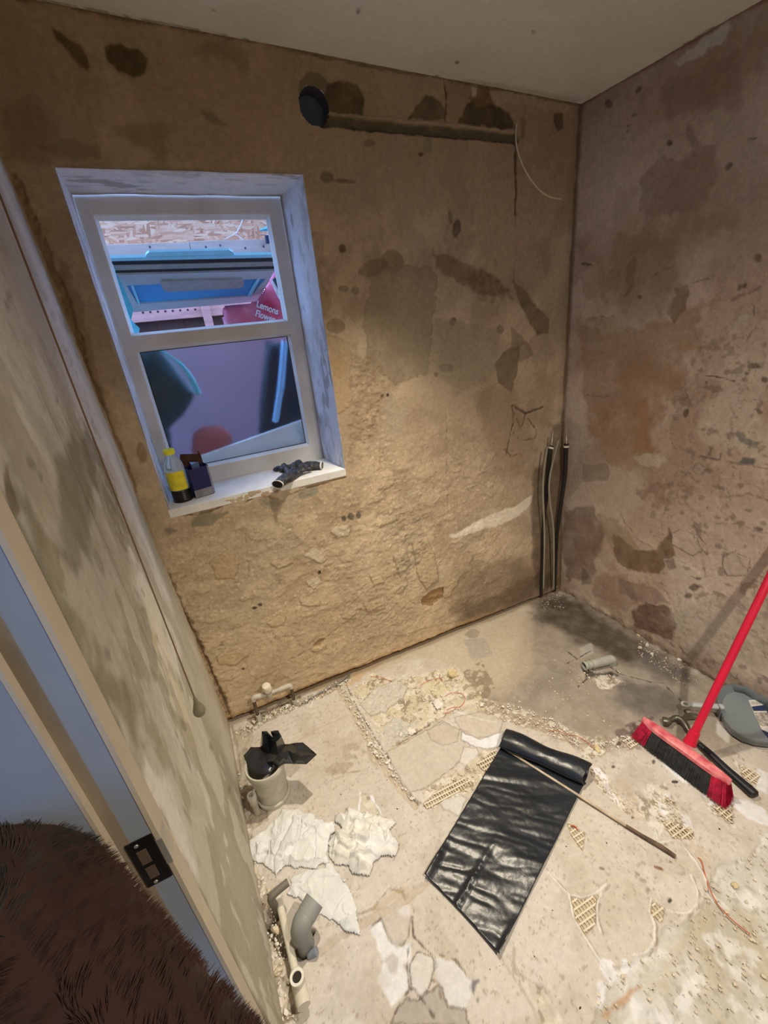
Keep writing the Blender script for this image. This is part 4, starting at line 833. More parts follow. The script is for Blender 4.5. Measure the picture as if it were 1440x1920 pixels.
part('frame_rail',[(217,511),(515,503),(500,518),(236,531)],whf,.010,.02)
part('frame_rail',[(258,568),(470,553),(482,563),(250,583)],whf,.006,.02)
part('frame_stile',[(217,511),(236,531),(258,568),(250,583)],whf,.008,.02)
part('frame_stile',[(515,503),(482,563),(470,553),(500,518)],whf,.008,.02)
part('glazing_bead',[(244,532),(249,531),(262,566),(258,567)],cyn,.009,.008); part('glazing_bead',[(482,519),(487,518),(470,553),(464,554)],cyn,.009,.008)
bl=mat('blue_tinted_glass',(.05,.40,.78),rough=.15,var=.08,scale=5,spec=.6)
part('glass_pane',[(236,531),(500,518),(470,554),(258,568)],bl,-.002,.006)
part('handle_bar',[(298,522),(302,519),(452,516),(455,519),(455,528),(448,532),(312,539),(304,535)],mat('beige_grey_handle',(.42,.41,.37),rough=.25,spec=.7),.020,.012)
# fence and rails further out
fz=bk(340,606,1.6)
fen=thing('yard_fence','dark brown board fence across the yard under a drilled pink-stained rail','fence',(.5,1.66,0))
for k in range(16):
    mb=MB(); mb.box((-.8+k*.16,1.66+.004*(k%2),.0),(-.8+k*.16+.1605,1.682+.004*(k%2),bk(340,575,1.66)[2]),bev=.002); mb.build('board',dkt,fen)
a=bk(240,577,1.62); b=bk(440,600,1.62)
mb=MB(); mb.box((-.8,1.60,bk(340,598,1.62)[2]),(1.8,1.655,bk(340,568,1.62)[2]),bev=.003); mb.build('rail',tim2,fen)
P=bk(388,585,1.6); mb=MB(); mb.box((P[0]-.03,1.57,.5),(P[0]+.02,1.60,bk(388,572,1.6)[2]),bev=.002); mb.build('upright',tim2,fen)
mb=MB()
for u in range(268,370,14):
    P=bk(u,586-(u-268)*.06,1.599); mb=MB(); mb.lathe([(0,.001),(.006,.001),(.007,-.002)],Mx(P[0],1.599,P[2]),8); mb.build('drilled_hole',rubber,fen)
yard=mat('yard_earth',(.16,.12,.10),rough=.95,var=.3,scale=5,bump=.6)
mb=MB(); mb.box((-2.5,.32,.2),(3.5,3.2,.90)); struct(mb.build('ground_yard',yard))
lined=mat('pink_brick_wall',(.20,.125,.15),rough=.9,var=.15,scale=3)
mb=MB(); mb.box((-1.2,1.35,0),(2.0,1.42,bk(340,640,1.35)[2])); o=mb.build('garden_wall',lined); tag(o,'low mauve-pink wall in the yard seen blurred through frosted pane','wall')
# white twine on the board, turquoise scraps
tw=mat('white_twine',(.8,.8,.82),rough=.7)
mb=MB(); mb.tube(spline([bk(456,408,bY-.004),bk(450,425,bY-.006),bk(443,438,bY-.008),bk(450,445,bY-.006),bk(457,450,bY-.004)],5),.0022,n=6); mb.tube(spline([bk(443,436,bY-.008),bk(436,441,bY-.006),bk(420,449,bY-.004)],4),.0018,n=6)
o=mb.build('twine',tw,smooth=True); tag(o,'loop of white twine hanging against the strand board outside','twine')
tq=mat('turquoise_plastic',(.10,.50,.58),rough=.35)
mb=MB(); mb.tube([bk(487,432,.72),bk(500,429,.71),bk(520,434,.73),bk(545,436,.795)],[.004,.012,.015,.015],n=10,flat=.7); o=mb.build('plastic_clip',tq,smooth=True); tag(o,'turquoise plastic clip tip at the right edge outside upper pane','clip')
mb=MB(); mb.box(tuple(bk(500,456,.66)),tuple(np.array(bk(522,440,.66))+np.array([0,.02,0])),bev=.003); o=mb.build('clamp_block',mat('navy_plastic',(.02,.05,.12),rough=.4)); tag(o,'small navy block outside below the turquoise clip','clamp')
mb=MB(); mb.add([bk(206,486,.62),bk(250,580,.57),bk(246,600,.55),bk(262,616,.53),bk(258,640,.5),(.07,.5,.90),(-.35,.45,.90),(-.30,.7,1.8),bk(170,500,.66)],[(0,1,2),(2,3,4),(2,4,5),(0,2,5),(0,5,6),(0,6,7),(0,7,8)]); o=mb.build('tarpaulin_corner',tq); md=o.modifiers.new('s','SOLIDIFY'); md.thickness=.003; tag(o,'turquoise tarpaulin hanging at far left outside, its corner showing in upper pane','tarpaulin')
# bulging bag
def pillow(name,pts,pf,N,depth,ma,step=.006,wr=.006,seed=0,edge=.05,parent=None,both=True):
    N=np.array(N,float);N/=np.linalg.norm(N); P=[pf(*p) for p in pts]; c=np.mean(P,0)
    ex=np.cross([0,0,1],N); 
    if np.linalg.norm(ex)<1e-3: ex=np.array([1.,0,0])
    ex/=np.linalg.norm(ex); ey=np.cross(N,ex)
    Q=[((p-c)@ex,(p-c)@ey) for p in P]; xs=[q[0] for q in Q]; ys=[q[1] for q in Q]
    gx,gy=np.meshgrid(np.arange(min(xs),max(xs)+step,step),np.arange(min(ys),max(ys)+step,step),indexing='ij')
    d=-poly_sdf(gx,gy,Q); t=np.clip(d/edge,0,1); hh=depth*np.sqrt(np.clip(1-(1-t)**2,0,1))
    n=fbm(gx+seed,gy,16,4,seed)-.5; rd=np.abs(fbm(gx+seed,gy,9,3,seed+4)-.5)
    hh=hh+np.where(d>0,(n*2-rd*2)*wr*np.clip(t*3,0,1),0)
    vs=[];fs=[];n1_,n2_=gx.shape
    for sgn in ((-1,1) if both else (-1,)):
        o0=len(vs); pts3=c+gx[...,None]*ex+gy[...,None]*ey+(sgn*hh)[...,None]*N; vs+=list(pts3.reshape(-1,3)); ok=d>-step*.3
        for i in range(n1_-1):
            for j in range(n2_-1):
                if ok[i,j] and ok[i+1,j] and ok[i,j+1] and ok[i+1,j+1]:
                    f=(o0+i*n2_+j,o0+(i+1)*n2_+j,o0+(i+1)*n2_+j+1,o0+i*n2_+j+1); fs.append(f if sgn==-1 else f[::-1])
    mb=MB(); used=sorted({k for f in fs for k in f}); mp={k:i for i,k in enumerate(used)}
    mb.add([vs[k] for k in used],[tuple(mp[k] for k in f) for f in fs]); return mb.build(name,ma,parent,True)
pink=mat('pink_plastic_bag',(.90,.05,.14),rough=.35,var=.25,scale=9,bump=.3,bscale=30,col2=(1.0,.28,.40))
pfb=plane_px((.6,.80,1.5),(0,1,0))
bag=pillow('plastic_bag',[(417,575),(440,571),(478,566),(492,548),(505,520),(516,500),(540,505),(575,600),(596,626),(430,634),(417,606)],pfb,(0,1,0),.05,pink,step=.008,edge=.09,wr=.010,seed=3)
tag(bag,'pink and red plastic bag with white lettering standing outside the upper pane','bag')
wht=mat('white_print',(.85,.88,.92),rough=.5); 
def lettering(txt,px,size,ang,ma,parent,y,name='lettering',sx_=1.0,tilt=0):
    P=bk(px[0],px[1],y); cu=bpy.data.curves.new(name,'FONT'); cu.body=txt; cu.size=size; cu.extrude=.0006; cu.offset=.0008
    t=bpy.data.objects.new(name,cu); COL.objects.link(t); dg=bpy.context.evaluated_depsgraph_get(); me=bpy.data.meshes.new_from_object(t.evaluated_get(dg)); bpy.data.objects.remove(t)
    o=bpy.data.objects.new(name,me); COL.objects.link(o); me.materials.clear(); me.materials.append(ma)
    o.matrix_world=Matrix.Translation(V3(P))@Matrix.Rotation(math.pi/2,4,'X')@Matrix.Rotation(math.radians(ang),4,'Z')@Matrix.Scale(sx_,4,(1,0,0))
    if parent: mw=o.matrix_world.copy(); o.parent=parent; o.matrix_parent_inverse=Matrix.Identity(4); o.matrix_basis=Matrix.Translation(-parent.location)@mw
    return o
lettering('Lemons',(480,575),.042,-24,wht,bag,.742,sx_=.80); lettering('Flower',(478,592),.042,-24,wht,bag,.742,sx_=.80)
mb=MB(); slab_px(mb,[(511,524),(516,520),(534,552),(534,560),(530,556)],plane_px((0,.742,0),(0,1,0)),(0,1,0),.002); slab_px(mb,[(518,536),(524,525),(528,528),(522,542)],plane_px((0,.742,0),(0,1,0)),(0,1,0),.002); mb.build('printed_stroke',mat('dark_print',(.03,.06,.09),rough=.5),bag)
mb=MB(); slab_px(mb,[(508,528),(512,522),(522,545),(534,560),(537,580),(520,556)],plane_px((0,.746,0),(0,1,0)),(0,1,0),.002); mb.build('printed_patch',wht,bag)
# things that show blurred behind the frosted pane
dk=mat('dark_green_bag',(.02,.05,.055),rough=.35,var=.3,bump=.3,bscale=20); dkr=mat('near_black_cover',(.015,.018,.03),rough=.4); blu=mat('pale_blue_tube',(.28,.50,.75),rough=.3); redm=mat('dull_red_sack',(.42,.12,.11),rough=.7); plk=mat('white_plank',(.70,.70,.66),rough=.6)
q=plane_px((0,.42,0),(0,1,0))
o=pillow('rubbish_sack',[(215,640),(300,640),(335,690),(368,735),(352,768),(320,800),(330,905),(200,925),(215,720)],q,(0,1,0),.06,dk,edge=.10,step=.01,seed=5); tag(o,'dark green sack blurred behind left of frosted pane','sack')
mb=MB(); mb.tube(spline([bk(300,655,.345),bk(335,680,.34),bk(356,705,.34),bk(372,738,.35)],5),[.004]*5+[.008]*6+[.010]*5,n=8); o=mb.build('sack_highlight',mat('teal_highlight',(.12,.50,.50),rough=.3),smooth=True); tag(o,'added teal highlight blurred along edge of dark sack behind frosted pane','cord')  # bluish highlight on the sack, added as a separate teal tube
o=pillow('covered_post',[(495,640),(560,636),(585,770),(540,800),(520,860),(478,880),(484,740)],q,(0,1,0),.04,dkr,edge=.06,step=.01,seed=8); tag(o,'dark covered bundle blurred behind right of frosted pane','bundle')
mb=MB(); mb.tube([bk(531,640,.36),bk(525,720,.36),bk(514,790,.36)],[.012,.014,.012],n=12); o=mb.build('pipe_length',blu,smooth=True); tag(o,'pale blue pipe blurred in front of dark bundle behind frosted pane','pipe')
o=pillow('red_sack',[(360,810),(380,796),(415,795),(435,812),(430,850),(420,905),(355,925)],plane_px((0,.40,0),(0,1,0)),(0,1,0),.03,redm,edge=.05,step=.008,seed=9); tag(o,'dull red lump blurred low behind frosted pane','sack')
mb=MB(); slab_px(mb,[(330,905),(372,856),(590,778),(600,800),(600,850),(400,905)],plane_px((0,.315,0),(0,1,0)),(0,1,0),.018); o=mb.build('plank',plk); tag(o,'white plank slanting across the bottom behind frosted pane','plank')
# screening skin outside so the yard light only enters by the window
skin=mat('outer_brick',(.35,.22,.16),rough=.9,var=.2,scale=20)
mb=MB()
for b in (((-1.0,.27,-.1),(FX0-.002,.31,2.8)),((FX1+.022,.27,-.1),(2.2,.31,2.8)),((FX0-.002,.27,-.1),(FX1+.022,.31,FZ0)),((FX0-.002,.27,FZ1),(FX1+.022,.31,2.8))): mb.box(*b)
struct(mb.build('wall_outer',skin))
# ================================================================== things on the sill
cap_y=mat('yellow_cap_plastic',(.80,.78,.02),rough=.35); clr=mat('clear_bottle_plastic',(.80,.88,.88),rough=.08,trans=.75,ior=1.2,var=.03); lab_y=mat('yellow_label',(.75,.66,.03),rough=.4,var=.2,scale=40); blackp=mat('black_plastic',(.008,.008,.009),rough=.35)
P=fl(345,937,Z0); bx,by=P[0],P[1]; ht=z_for_v(bx,by,842,1.0,1.4)-Z0
bt=thing('bottle','clear bottle with yellow cap and label and black ribbed base on window sill','bottle',(bx,by,Z0)); T=Matrix.Translation((bx,by,Z0))
rb_=.033
mb=MB(); mb.lathe([(0,0),(rb_,0),(rb_+.001,.004)]+[(rb_+(.0012 if k%2 else -.0004),.006+k*.0035) for k in range(10)]+[(rb_-.001,.044),(0,.044)],T,28); mb.build('ribbed_base',blackp,bt,True)
mb=MB(); mb.lathe([(rb_-.0015,.044),(rb_-.001,ht*.5),(rb_,ht*.62),(rb_-.002,ht*.72),(rb_-.010,ht*.82),(.015,ht*.88),(.014,ht*.92)],T,28); mb.build('body',clr,bt,True)
mb=MB(); 
lab=[];n=14
for k in range(n+1):
    a=math.radians(190+k*9.5); 
    for z in (.047,ht*.60): lab.append(T@Vector(((rb_+.0006)*math.cos(a),(rb_+.0006)*math.sin(a),z)))
mb.add(lab,[(2*k,2*k+2,2*k+3,2*k+1) for k in range(n)]); mb.build('label',lab_y,bt,True)
mb=MB(); mb.lathe([(0,ht),(.0165,ht),(.0185,ht-.002)]+[(.0185+.0006*(k%2),ht-.003-k*.0015) for k in range(8)]+[(.0185,ht-.018),(.014,ht-.018)],T,32); mb.build('cap',cap_y,bt,True)
P=fl(380,926,Z0); cx,cy=P[0]+.004,P[1]-.004; hb=z_for_v(cx,cy,874,1.0,1.4)-Z0
bxo=thing('open_box','small dark blue and grey cardboard box with open brown lid beside bottle','box',(cx,cy,Z0))
card=mat('dark_blue_card',(.012,.016,.11),rough=.45,var=.3,scale=30); cardb=mat('brown_card_inside',(.07,.035,.018),rough=.85,var=.2); cardg=mat('grey_printed_card',(.22,.22,.25),rough=.5,var=.3,scale=25); silv=mat('silver_blue_print',(.35,.45,.62),rough=.35,var=.35,scale=18,col2=(.05,.12,.4))
Rb=Matrix.Translation((cx,cy,Z0))@Matrix.Rotation(math.radians(14),4,'Z')
wx,wy=.036,.030
mb=MB(); mb.add([Rb@Vector(v) for v in [(-wx,-wy,0),(wx-.008,-wy,0),(wx,-wy+.010,0),(wx,wy,0),(-wx,wy,0)]+[(-wx,-wy,hb),(wx-.008,-wy,hb),(wx,-wy+.010,hb),(wx,wy,hb),(-wx,wy,hb)]],[(0,1,6,5),(1,2,7,6),(2,3,8,7),(3,4,9,8),(4,0,5,9),(4,3,2,1,0)]); o=mb.build('carton',card,bxo); md=o.modifiers.new('s','SOLIDIFY'); md.thickness=.001
mb=MB(); mb.box((-wx-.0006,-wy-.0008,.002),(wx-.009,-wy,.030),Rb); mb.build('grey_panel',cardg,bxo)
mb=MB(); mb.add([Rb@Vector(v) for v in [(wx-.008,-wy-.0006,.002),(wx+.0008,-wy+.0094,.002),(wx+.0008,-wy+.0094,hb*.98),(wx-.008,-wy-.0006,hb*.98)]],[(0,1,2,3)]); mb.add([Rb@Vector(v) for v in [(wx+.0008,-wy+.010,.002),(wx+.0008,wy,.002),(wx+.0008,wy,hb*.98),(wx+.0008,-wy+.010,hb*.98)]],[(0,1,2,3)]); mb.build('grey_panel',cardg,bxo)
mb=MB(); mb.add([Rb@Vector(v) for v in [(-.018,-.010,.01),(.012,-.010,.01),(.012,.012,.01),(-.018,.012,.01),(-.016,-.012,hb+.012),(.010,-.010,hb+.016),(.010,.010,hb+.012),(-.015,.010,hb+.018)]],[(0,1,5,4),(1,2,6,5),(2,3,7,6),(3,0,4,7),(4,5,6,7)]); o=mb.build('foil_pouch',silv,bxo)
mb=MB(); mb.add([Rb@Vector(v) for v in [(-wx,wy,hb),(wx,wy,hb),(wx,wy+.002,hb+.030),(wx-.006,wy+.003,hb+.046),(wx-.008,wy+.004,hb+.034),(-wx+.004,wy+.004,hb+.048),(-wx-.006,wy+.002,hb+.024)]],[(0,1,2,3,4,5,6)]); o=mb.build('lid_flap',cardb,bxo); md=o.modifiers.new('s','SOLIDIFY'); md.thickness=.0012
# gloves
glm=mat('black_rubber_glove',(.018,.019,.022),rough=.5,var=.5,scale=60,bump=.5,bscale=90,col2=(.06,.062,.07)); cuffm=mat('white_knit_cuff',(.62,.60,.56),rough=.9)
def glove(label,cuff,palm,fingers,thumb,z0=Z0):
    pz=lambda q,h:V3(fl(q[0],q[1],z0+h))
    C0,P0=pz(cuff,.013),pz(palm,.012); g=thing('work_glove',label,'glove',(P0.x,P0.y,z0),'pair of black gloves on the sill')
    mb=MB(); mid=(C0+P0)/2
    mb.tube(spline([C0,mid+Vector((0,0,.003)),P0,P0+(P0-C0)*.45],4),[.023,.022,.024,.026,.028,.029,.029,.029,.028,.027,.025,.021,.014],n=14,wall=.0,flat=.62)
    for q,h in fingers+[thumb]:
        E_=pz(q,h); B_=P0+(E_-P0)*.25; M_=(B_+E_)/2+Vector((0,0,.007)); mb.tube(spline([P0,B_,M_,E_],4),[.0125]*5+[.0115]*4+[.010]*3+[.006],n=9)
    o=mb.build('shell',glm,g,True); r=o.modifiers.new('r','REMESH'); r.mode='VOXEL'; r.voxel_size=.0022; r.use_smooth_shade=True
    d=o.modifiers.new('d','DISPLACE'); tx=bpy.data.textures.new('crease','CLOUDS'); tx.noise_scale=.016; d.texture=tx; d.strength=.007; d.mid_level=.5
    ax=(C0-P0).normalized(); mb=MB(); mb.tube([C0-ax*.002,C0+ax*.004],.025,n=22,wall=.0022,flat=.62); o2=mb.build('cuff',cuffm,g,True); o2['label']='thin white cuff hem'
    mb=MB(); mb.tube([C0+ax*.0015,C0+ax*.0022],.0228,n=22,flat=.62); o3=mb.build('cuff_opening',blackp,g)
glove('black rubber coated glove nearest the sill edge with its white cuff opening facing out',(521,908),(545,893),[((566,881),.012),((583,879),.014),((580,868),.016),((556,868),.02)],((531,872),.016))
glove('black rubber coated glove lying behind the other, its cuff against the right reveal',(603,873),(570,876),[((535,878),.006),((525,882),.010),((512,881),.008),((548,872),.018)],((556,866),.02))
# ================================================================== wall fittings
wcab=mat('off_white_cable',(.62,.55,.42),rough=.5)
mb=MB(); mb.tube(spline([bk(969,232,-.006),bk(967,252,-.010),bk(970,280,-.020),bk(984,318,-.035),bk(1006,350,-.050),bk(1028,368,-.056),bk(1052,373,-.058)],6),.0028,n=8); o=mb.build('cable',wcab,smooth=True); tag(o,'off-white cable end hanging from the chase near the ceiling','cable')
# pull cord
cz=sx(371,1325,.045); top=float(ceil_z(.045)); cordm=mat('brown_pull_cord',(.16,.10,.06),rough=.8); cmb=thing('pull_cord','long brown pull cord with bell-shaped end hanging beside left wall','pull cord',(cz[0],cz[1],cz[2]))
zt=z_for_v(cz[0],cz[1],1309,0,2)
mb=MB(); mb.tube([(cz[0],cz[1],zt),(cz[0]-.003,cz[1],zt+.5),(cz[0]-.004,cz[1],zt+1.1),(cz[0]-.006,cz[1],top)],.0013,n=6); mb.build('cord',cordm,cmb,True)
zb_=z_for_v(cz[0],cz[1],1338,0,2); hh=zt-zb_
mb=MB(); mb.lathe([(.0,0),(.010,.0),(.0125,hh*.12),(.0125,hh*.25),(.009,hh*.5),(.0045,hh*.8),(.003,hh),(.0,hh)],Matrix.Translation((cz[0],cz[1],zb_)),18); mb.build('acorn',mat('grubby_brass_acorn',(.17,.155,.105),rough=.4),cmb,True)
# corner pipes and hoses
rubk=mat('black_foam_sleeve',(.022,.016,.013),rough=.75,var=.3); chrome=mat('chrome_tip',(.75,.74,.70),rough=.2,metal=1); band=mat('white_tape_band',(.75,.72,.66),rough=.6); gcab=mat('grey_flexible_hose',(.30,.29,.22),rough=.55)
def hose(label,pts,y,rad):
    Pk=[bk(u,v,y+dy) for (u,v,dy) in pts]; base=Pk[-1]; base[2]=min(base[2],.02); t=thing('insulated_pipe',label,'pipe',(base[0],base[1],0))
    n=6; path=spline([Pk[k] for k in range(1,len(Pk))],n); L_=len(path); rs=[rad[0]+(rad[1]-rad[0])*k/(L_-1) for k in range(L_)]
    mb=MB(); mb.tube(path,rs,n=12); mb.build('sleeve',rubk,t,True)
    d=(V3(Pk[0])-path[0]); mb=MB(); prof=[.006,.0075,.004,.007,.007,.003,.0045,.0025,.0025,.001]; mb.tube([path[0]+d*(k/9) for k in range(10)],prof,n=10); mb.build('valve_tip',chrome,t,True)
    q=path[2]; q2=path[3]; mb=MB(); mb.tube([q,q+(q2-q).normalized()*.009],rs[2]+.0022,n=14); mb.build('tape_band',band,t,True)
hose('black sleeved pipe with chrome tip, left of the pair in the corner',[(1037,808,0),(1034,836,0),(1031,852,0),(1026,916,.01),(1021,963,.02),(1017,1040,.01),(1015,1106,.0)],-.055,(.012,.008))
hose('black sleeved pipe with chrome tip, right of the pair in the corner',[(1062,803,0),(1062,832,0),(1061,848,0),(1059,892,0),(1051,952,.0),(1044,1010,.0),(1040,1106,.0)],-.06,(.012,.008))
for lab,pts,y in (('thin grey hose running up beside left black sleeved pipe',[(1026,838),(1021,873),(1018,915),(1019,952),(1021,1010),(1019,1103)],-.072),('thin grey hose curving between the two black sleeved pipes',[(1047,826),(1035,873),(1030,904),(1031,940),(1038,1000),(1038,1105)],-.078)):
    mb=MB(); mb.tube(spline([bk(u,v,y) for u,v in pts],6),.0048,n=8); o=mb.build('flexible_hose',gcab,smooth=True); tag(o,lab,'hose')
blob_m=mat('dark_debris',(.03,.025,.02),rough=.9)
# ================================================================== pipework by the floor
putty=mat('dusty_cream_plastic',(.52,.50,.43),rough=.6,var=.12,scale=30,bump=.15); greyp=mat('dusty_grey_plastic',(.27,.29,.29),rough=.5,var=.12,scale=20,bump=.1); copper=mat('dull_dark_copper',(.12,.085,.06),rough=.6,var=.3,metal=.3,scale=40); dgrey=mat('dark_grey_pipe',(.17,.155,.13),rough=.55,var=.2)
P=fl(514,1489,0); sxp,syp=P[0],P[1]; hs=z_for_v(sxp,syp,1430,0,.5)
so=thing('soil_pipe','upright cream soil pipe socket stuffed with black plastic near left wall','pipe',(sxp,syp,0)); T=Matrix.Translation((sxp,syp,0))
mb=MB(); mb.lathe([(.056,-.01),(.056,.010),(.0565,.012)],T,40); mb.lathe([(.0535,.012),(.0535,hs*.62),(.056,hs*.66),(.0615,hs*.72),(.0625,hs*.8)],T,40); mb.build('pipe_body',putty,so,True)
mb=MB(); mb.lathe([(.056,.0),(.060,.002),(.061,.010),(.060,.016),(.0545,.020)],T,40); mb.build('base_ring',putty,so,True)
mb=MB(); mb.lathe([(.0625,hs*.8),(.066,hs*.84),(.068,hs*.9),(.068,hs*.97),(.066,hs),(.061,hs),(.059,hs*.95),(.058,hs*.4),(.0,hs*.38)],T,40); mb.build('socket_rim',putty,so,True)
# stuffed black plastic
bagm=mat('black_plastic_film',(.014,.017,.022),rough=.26,var=.3,scale=20,bump=.35,bscale=60,spec=.8)
pz=lambda u,v,h:fl(u,v,h)
R0_=1
R=[(457,1416,.11),(470,1400,.15),(488,1402,.17),(492,1370,.24),(500,1370,.24),(512,1382,.22),(508,1372,.24),(522,1369,.25),(527,1380,.23),(534,1396,.19),(548,1394,.17),(568,1393,.15),(594,1414,.13),(574,1432,.12),(550,1432,.12),(533,1431,.13),(520,1436,.12),(505,1452,.10),(488,1453,.10),(470,1446,.10),(463,1432,.10)]
I_=[(480,1425,.13),(492,1398,.22),(505,1388,.20),(518,1392,.24),(505,1412,.15),(520,1415,.20),(500,1432,.15),(540,1408,.15),(560,1404,.155),(562,1418,.12),(486,1438,.09),(512,1425,.13),(475,1412,.16),(530,1422,.15)]
R=[(u,v,max(h,hs+.006)) for u,v,h in R]; I_=[(u,v,max(h,hs+.012)+(.025 if k%2 else -.004)) for k,(u,v,h) in enumerate(I_)]
from mathutils.geometry import delaunay_2d_cdt
def crumple(name,R,I_,ma,seed=0,sub=2,amp=.006,parent=None,th=.0008):
    pts=R+I_; o=delaunay_2d_cdt([Vector((p[0],p[1])) for p in pts],[],[list(range(len(R)))],1,1e-4)
    vs2,_,fs,ov=o[0],o[1],o[2],o[3]; V_=[]
    for k,v in enumerate(vs2):
        src=ov[k][0] if ov[k] else 0; V_.append(V3(fl(pts[src][0],pts[src][1],pts[src][2])))
    bm=bmesh.new(); vv=[bm.verts.new(v) for v in V_]
    for f in fs:
        try: bm.faces.new([vv[i] for i in f])
        except Exception: pass
    bmesh.ops.subdivide_edges(bm,edges=bm.edges[:],cuts=sub,use_grid_fill=True)
    for v in bm.verts:
        n=mnoise.noise_vector(v.co*28+Vector((seed,0,0))); v.co+=n*amp*Vector((1,1,.8)).length*.6; v.co+=mnoise.noise_vector(v.co*70+Vector((seed,5,0)))*amp*.3
    bm.verts.index_update(); mb=MB(); mb.add([v.co.copy() for v in bm.verts],[tuple(v.index for v in f.verts) for f in bm.faces]); bm.free()
    o=mb.build(name,ma,parent,True); smooth_angle(o,14); md=o.modifiers.new('s','SOLIDIFY'); md.thickness=th; return o
o=crumple('black_plastic_bag',R,I_,bagm,seed=2,amp=.0045,sub=1); tag(o,'crumpled black plastic bag stuffed into top of cream soil pipe','plastic bag')
P=fl(482,1522,0); T=Matrix.Translation((P[0],P[1],0)); hst=z_for_v(P[0],P[1],1490,0,.3)
st=thing('capped_stub_pipe','small upright stub pipe in front of cream soil pipe','pipe',(P[0],P[1],0))
mb=MB(); mb.lathe([(.0105,-.01),(.0105,hst*.45),(.0135,hst*.5),(.0135,hst*.8)],T,20); mb.build('stem',putty,st,True)
mb=MB(); mb.lathe([(.0135,hst*.8),(.0155,hst*.82),(.0155,hst*.97),(.014,hst),(.009,hst),(.0085,hst*.7),(0,hst*.7)],T,20); mb.build('collar',putty,st,True)
mb=MB(); b=Vector((P[0],P[1],0)); q=V3(fl(482,1471,hst+.02)); mb.tube([b+Vector((0,0,hst*.8)),(b+q)/2+Vector((0,0,hst*.5)),q],[.003,.0035,.004],n=8); mb.build('spindle',putty,st,True)
# tee assembly at the foot of the window wall
A0=V3(fl(487,1352,-.01)); B0=V3(fl(554,1322,-.01)); ha=z_for_v(A0.x,A0.y,1310,0,.4); hb_=z_for_v(B0.x,B0.y,1286,0,.4); h_=(ha+hb_)/2
ta=thing('tee_pipework','cream plastic tee pipework with round cap and two dark legs at foot of window wall','pipe',((A0.x+B0.x)/2,(A0.y+B0.y)/2,0))
At=Vector((A0.x,A0.y,ha)); Bt=Vector((B0.x,B0.y,hb_)); 
mid=V3(bk(509,1302,(A0.y+B0.y)/2-.005)); mid=At.lerp(Bt,.42)
for g0,gt in ((A0,At),(B0,Bt)):
    mb=MB(); mb.tube([g0+(gt-g0)*.25,gt],.0075,n=12); o=mb.build('leg',copper,ta,True)
    mb=MB(); mb.tube([g0-Vector((0,0,.02)),g0+(gt-g0)*.30],.0105,n=12); mb.build('leg_sleeve',putty,ta,True)
mb=MB(); mb.tube(spline([At-Vector((0,0,.012)),At+Vector((.004,0,.004)),At.lerp(mid,.45)+Vector((0,0,.002)),mid],4),[.0105]*5+[.011]*4+[.0085]*3+[.0105],n=12); mb.build('elbow',putty,ta,True)
mb=MB(); mb.tube(spline([Bt-Vector((0,0,.012)),Bt+Vector((-.004,0,.004)),Bt.lerp(mid,.45)+Vector((0,0,.002)),mid],4),[.0105]*5+[.011]*4+[.0085]*3+[.0105],n=12); mb.build('elbow',putty,ta,True)
mb=MB(); mb.tube([mid-Vector((0,-.006,.030)),mid-Vector((0,0,.02)),mid+Vector((0,-.004,.012)),mid+Vector((-.001,-.006,.02))],[.011,.012,.0125,.012],n=16); mb.build('tee_body',putty,ta,True)
c0=mid+Vector((-.001,-.006,.02)); mb=MB(); mb.tube([c0-Vector((0,0,.002)),c0+Vector((0,-.002,.008))],.0165,n=18); o=mb.build('cap_seal',dgrey,ta,True)
mb=MB(); mb.tube([c0+Vector((0,-.002,.007)),c0+Vector((-.001,-.004,.012)),c0+Vector((-.003,-.008,.034)),c0+Vector((-.003,-.009,.040)),c0+Vector((-.003,-.0095,.042))],[.018,.0185,.0185,.016,.008],n=20); mb.build('cap',mat('pale_cap_plastic',(.72,.68,.56),rough=.5),ta,True)
# horizontal pipe with tee end along the left wall
lp=thing('horizontal_pipe','long white plastic pipe lying on floor with an open tee fitting at near end','pipe',V3(fl(540,1760,0)))
a=V3(fl(519,1672,.030)); b=V3(fl(555,1826,.035)); d=(b-a).normalized(); up=Vector((0,0,1))
whp=mat('dusty_white_pipe',(.66,.63,.55),rough=.5,var=.1,scale=25)
mb=MB(); mb.tube([a,b+d*.01],.0100,n=16); mb.build('pipe',whp,lp,True)
f0=V3(fl(554,1818,.036)); f1=f0+d*.075
mb=MB(); mb.tube([f0,f0+d*.008,f0+d*.010,f1-d*.012,f1-d*.010,f1],[.013,.0165,.0175,.0175,.0185,.0165],n=20); mb.build('tee_body',whp,lp,True)
c=f0+d*.030; u2=(V3(CAM)-c).normalized(); u2=(u2-d*u2.dot(d)); u2=(u2*.75+up*.25).normalized()
mb=MB(); mb.tube([c,c+u2*.022,c+u2*.030],[.0165,.0175,.0172],n=22); mb.build('branch',whp,lp,True)
mb=MB(); mb.tube([c+u2*.028,c+u2*.034],.0178,n=22,wall=.0062); mb.build('branch_rim',mat('clean_white_plastic',(.75,.74,.68),rough=.35),lp,True)
mb=MB(); mb.tube([c+u2*.029,c+u2*.0305],.0118,n=20); mb.build('bore',blob_m,lp)
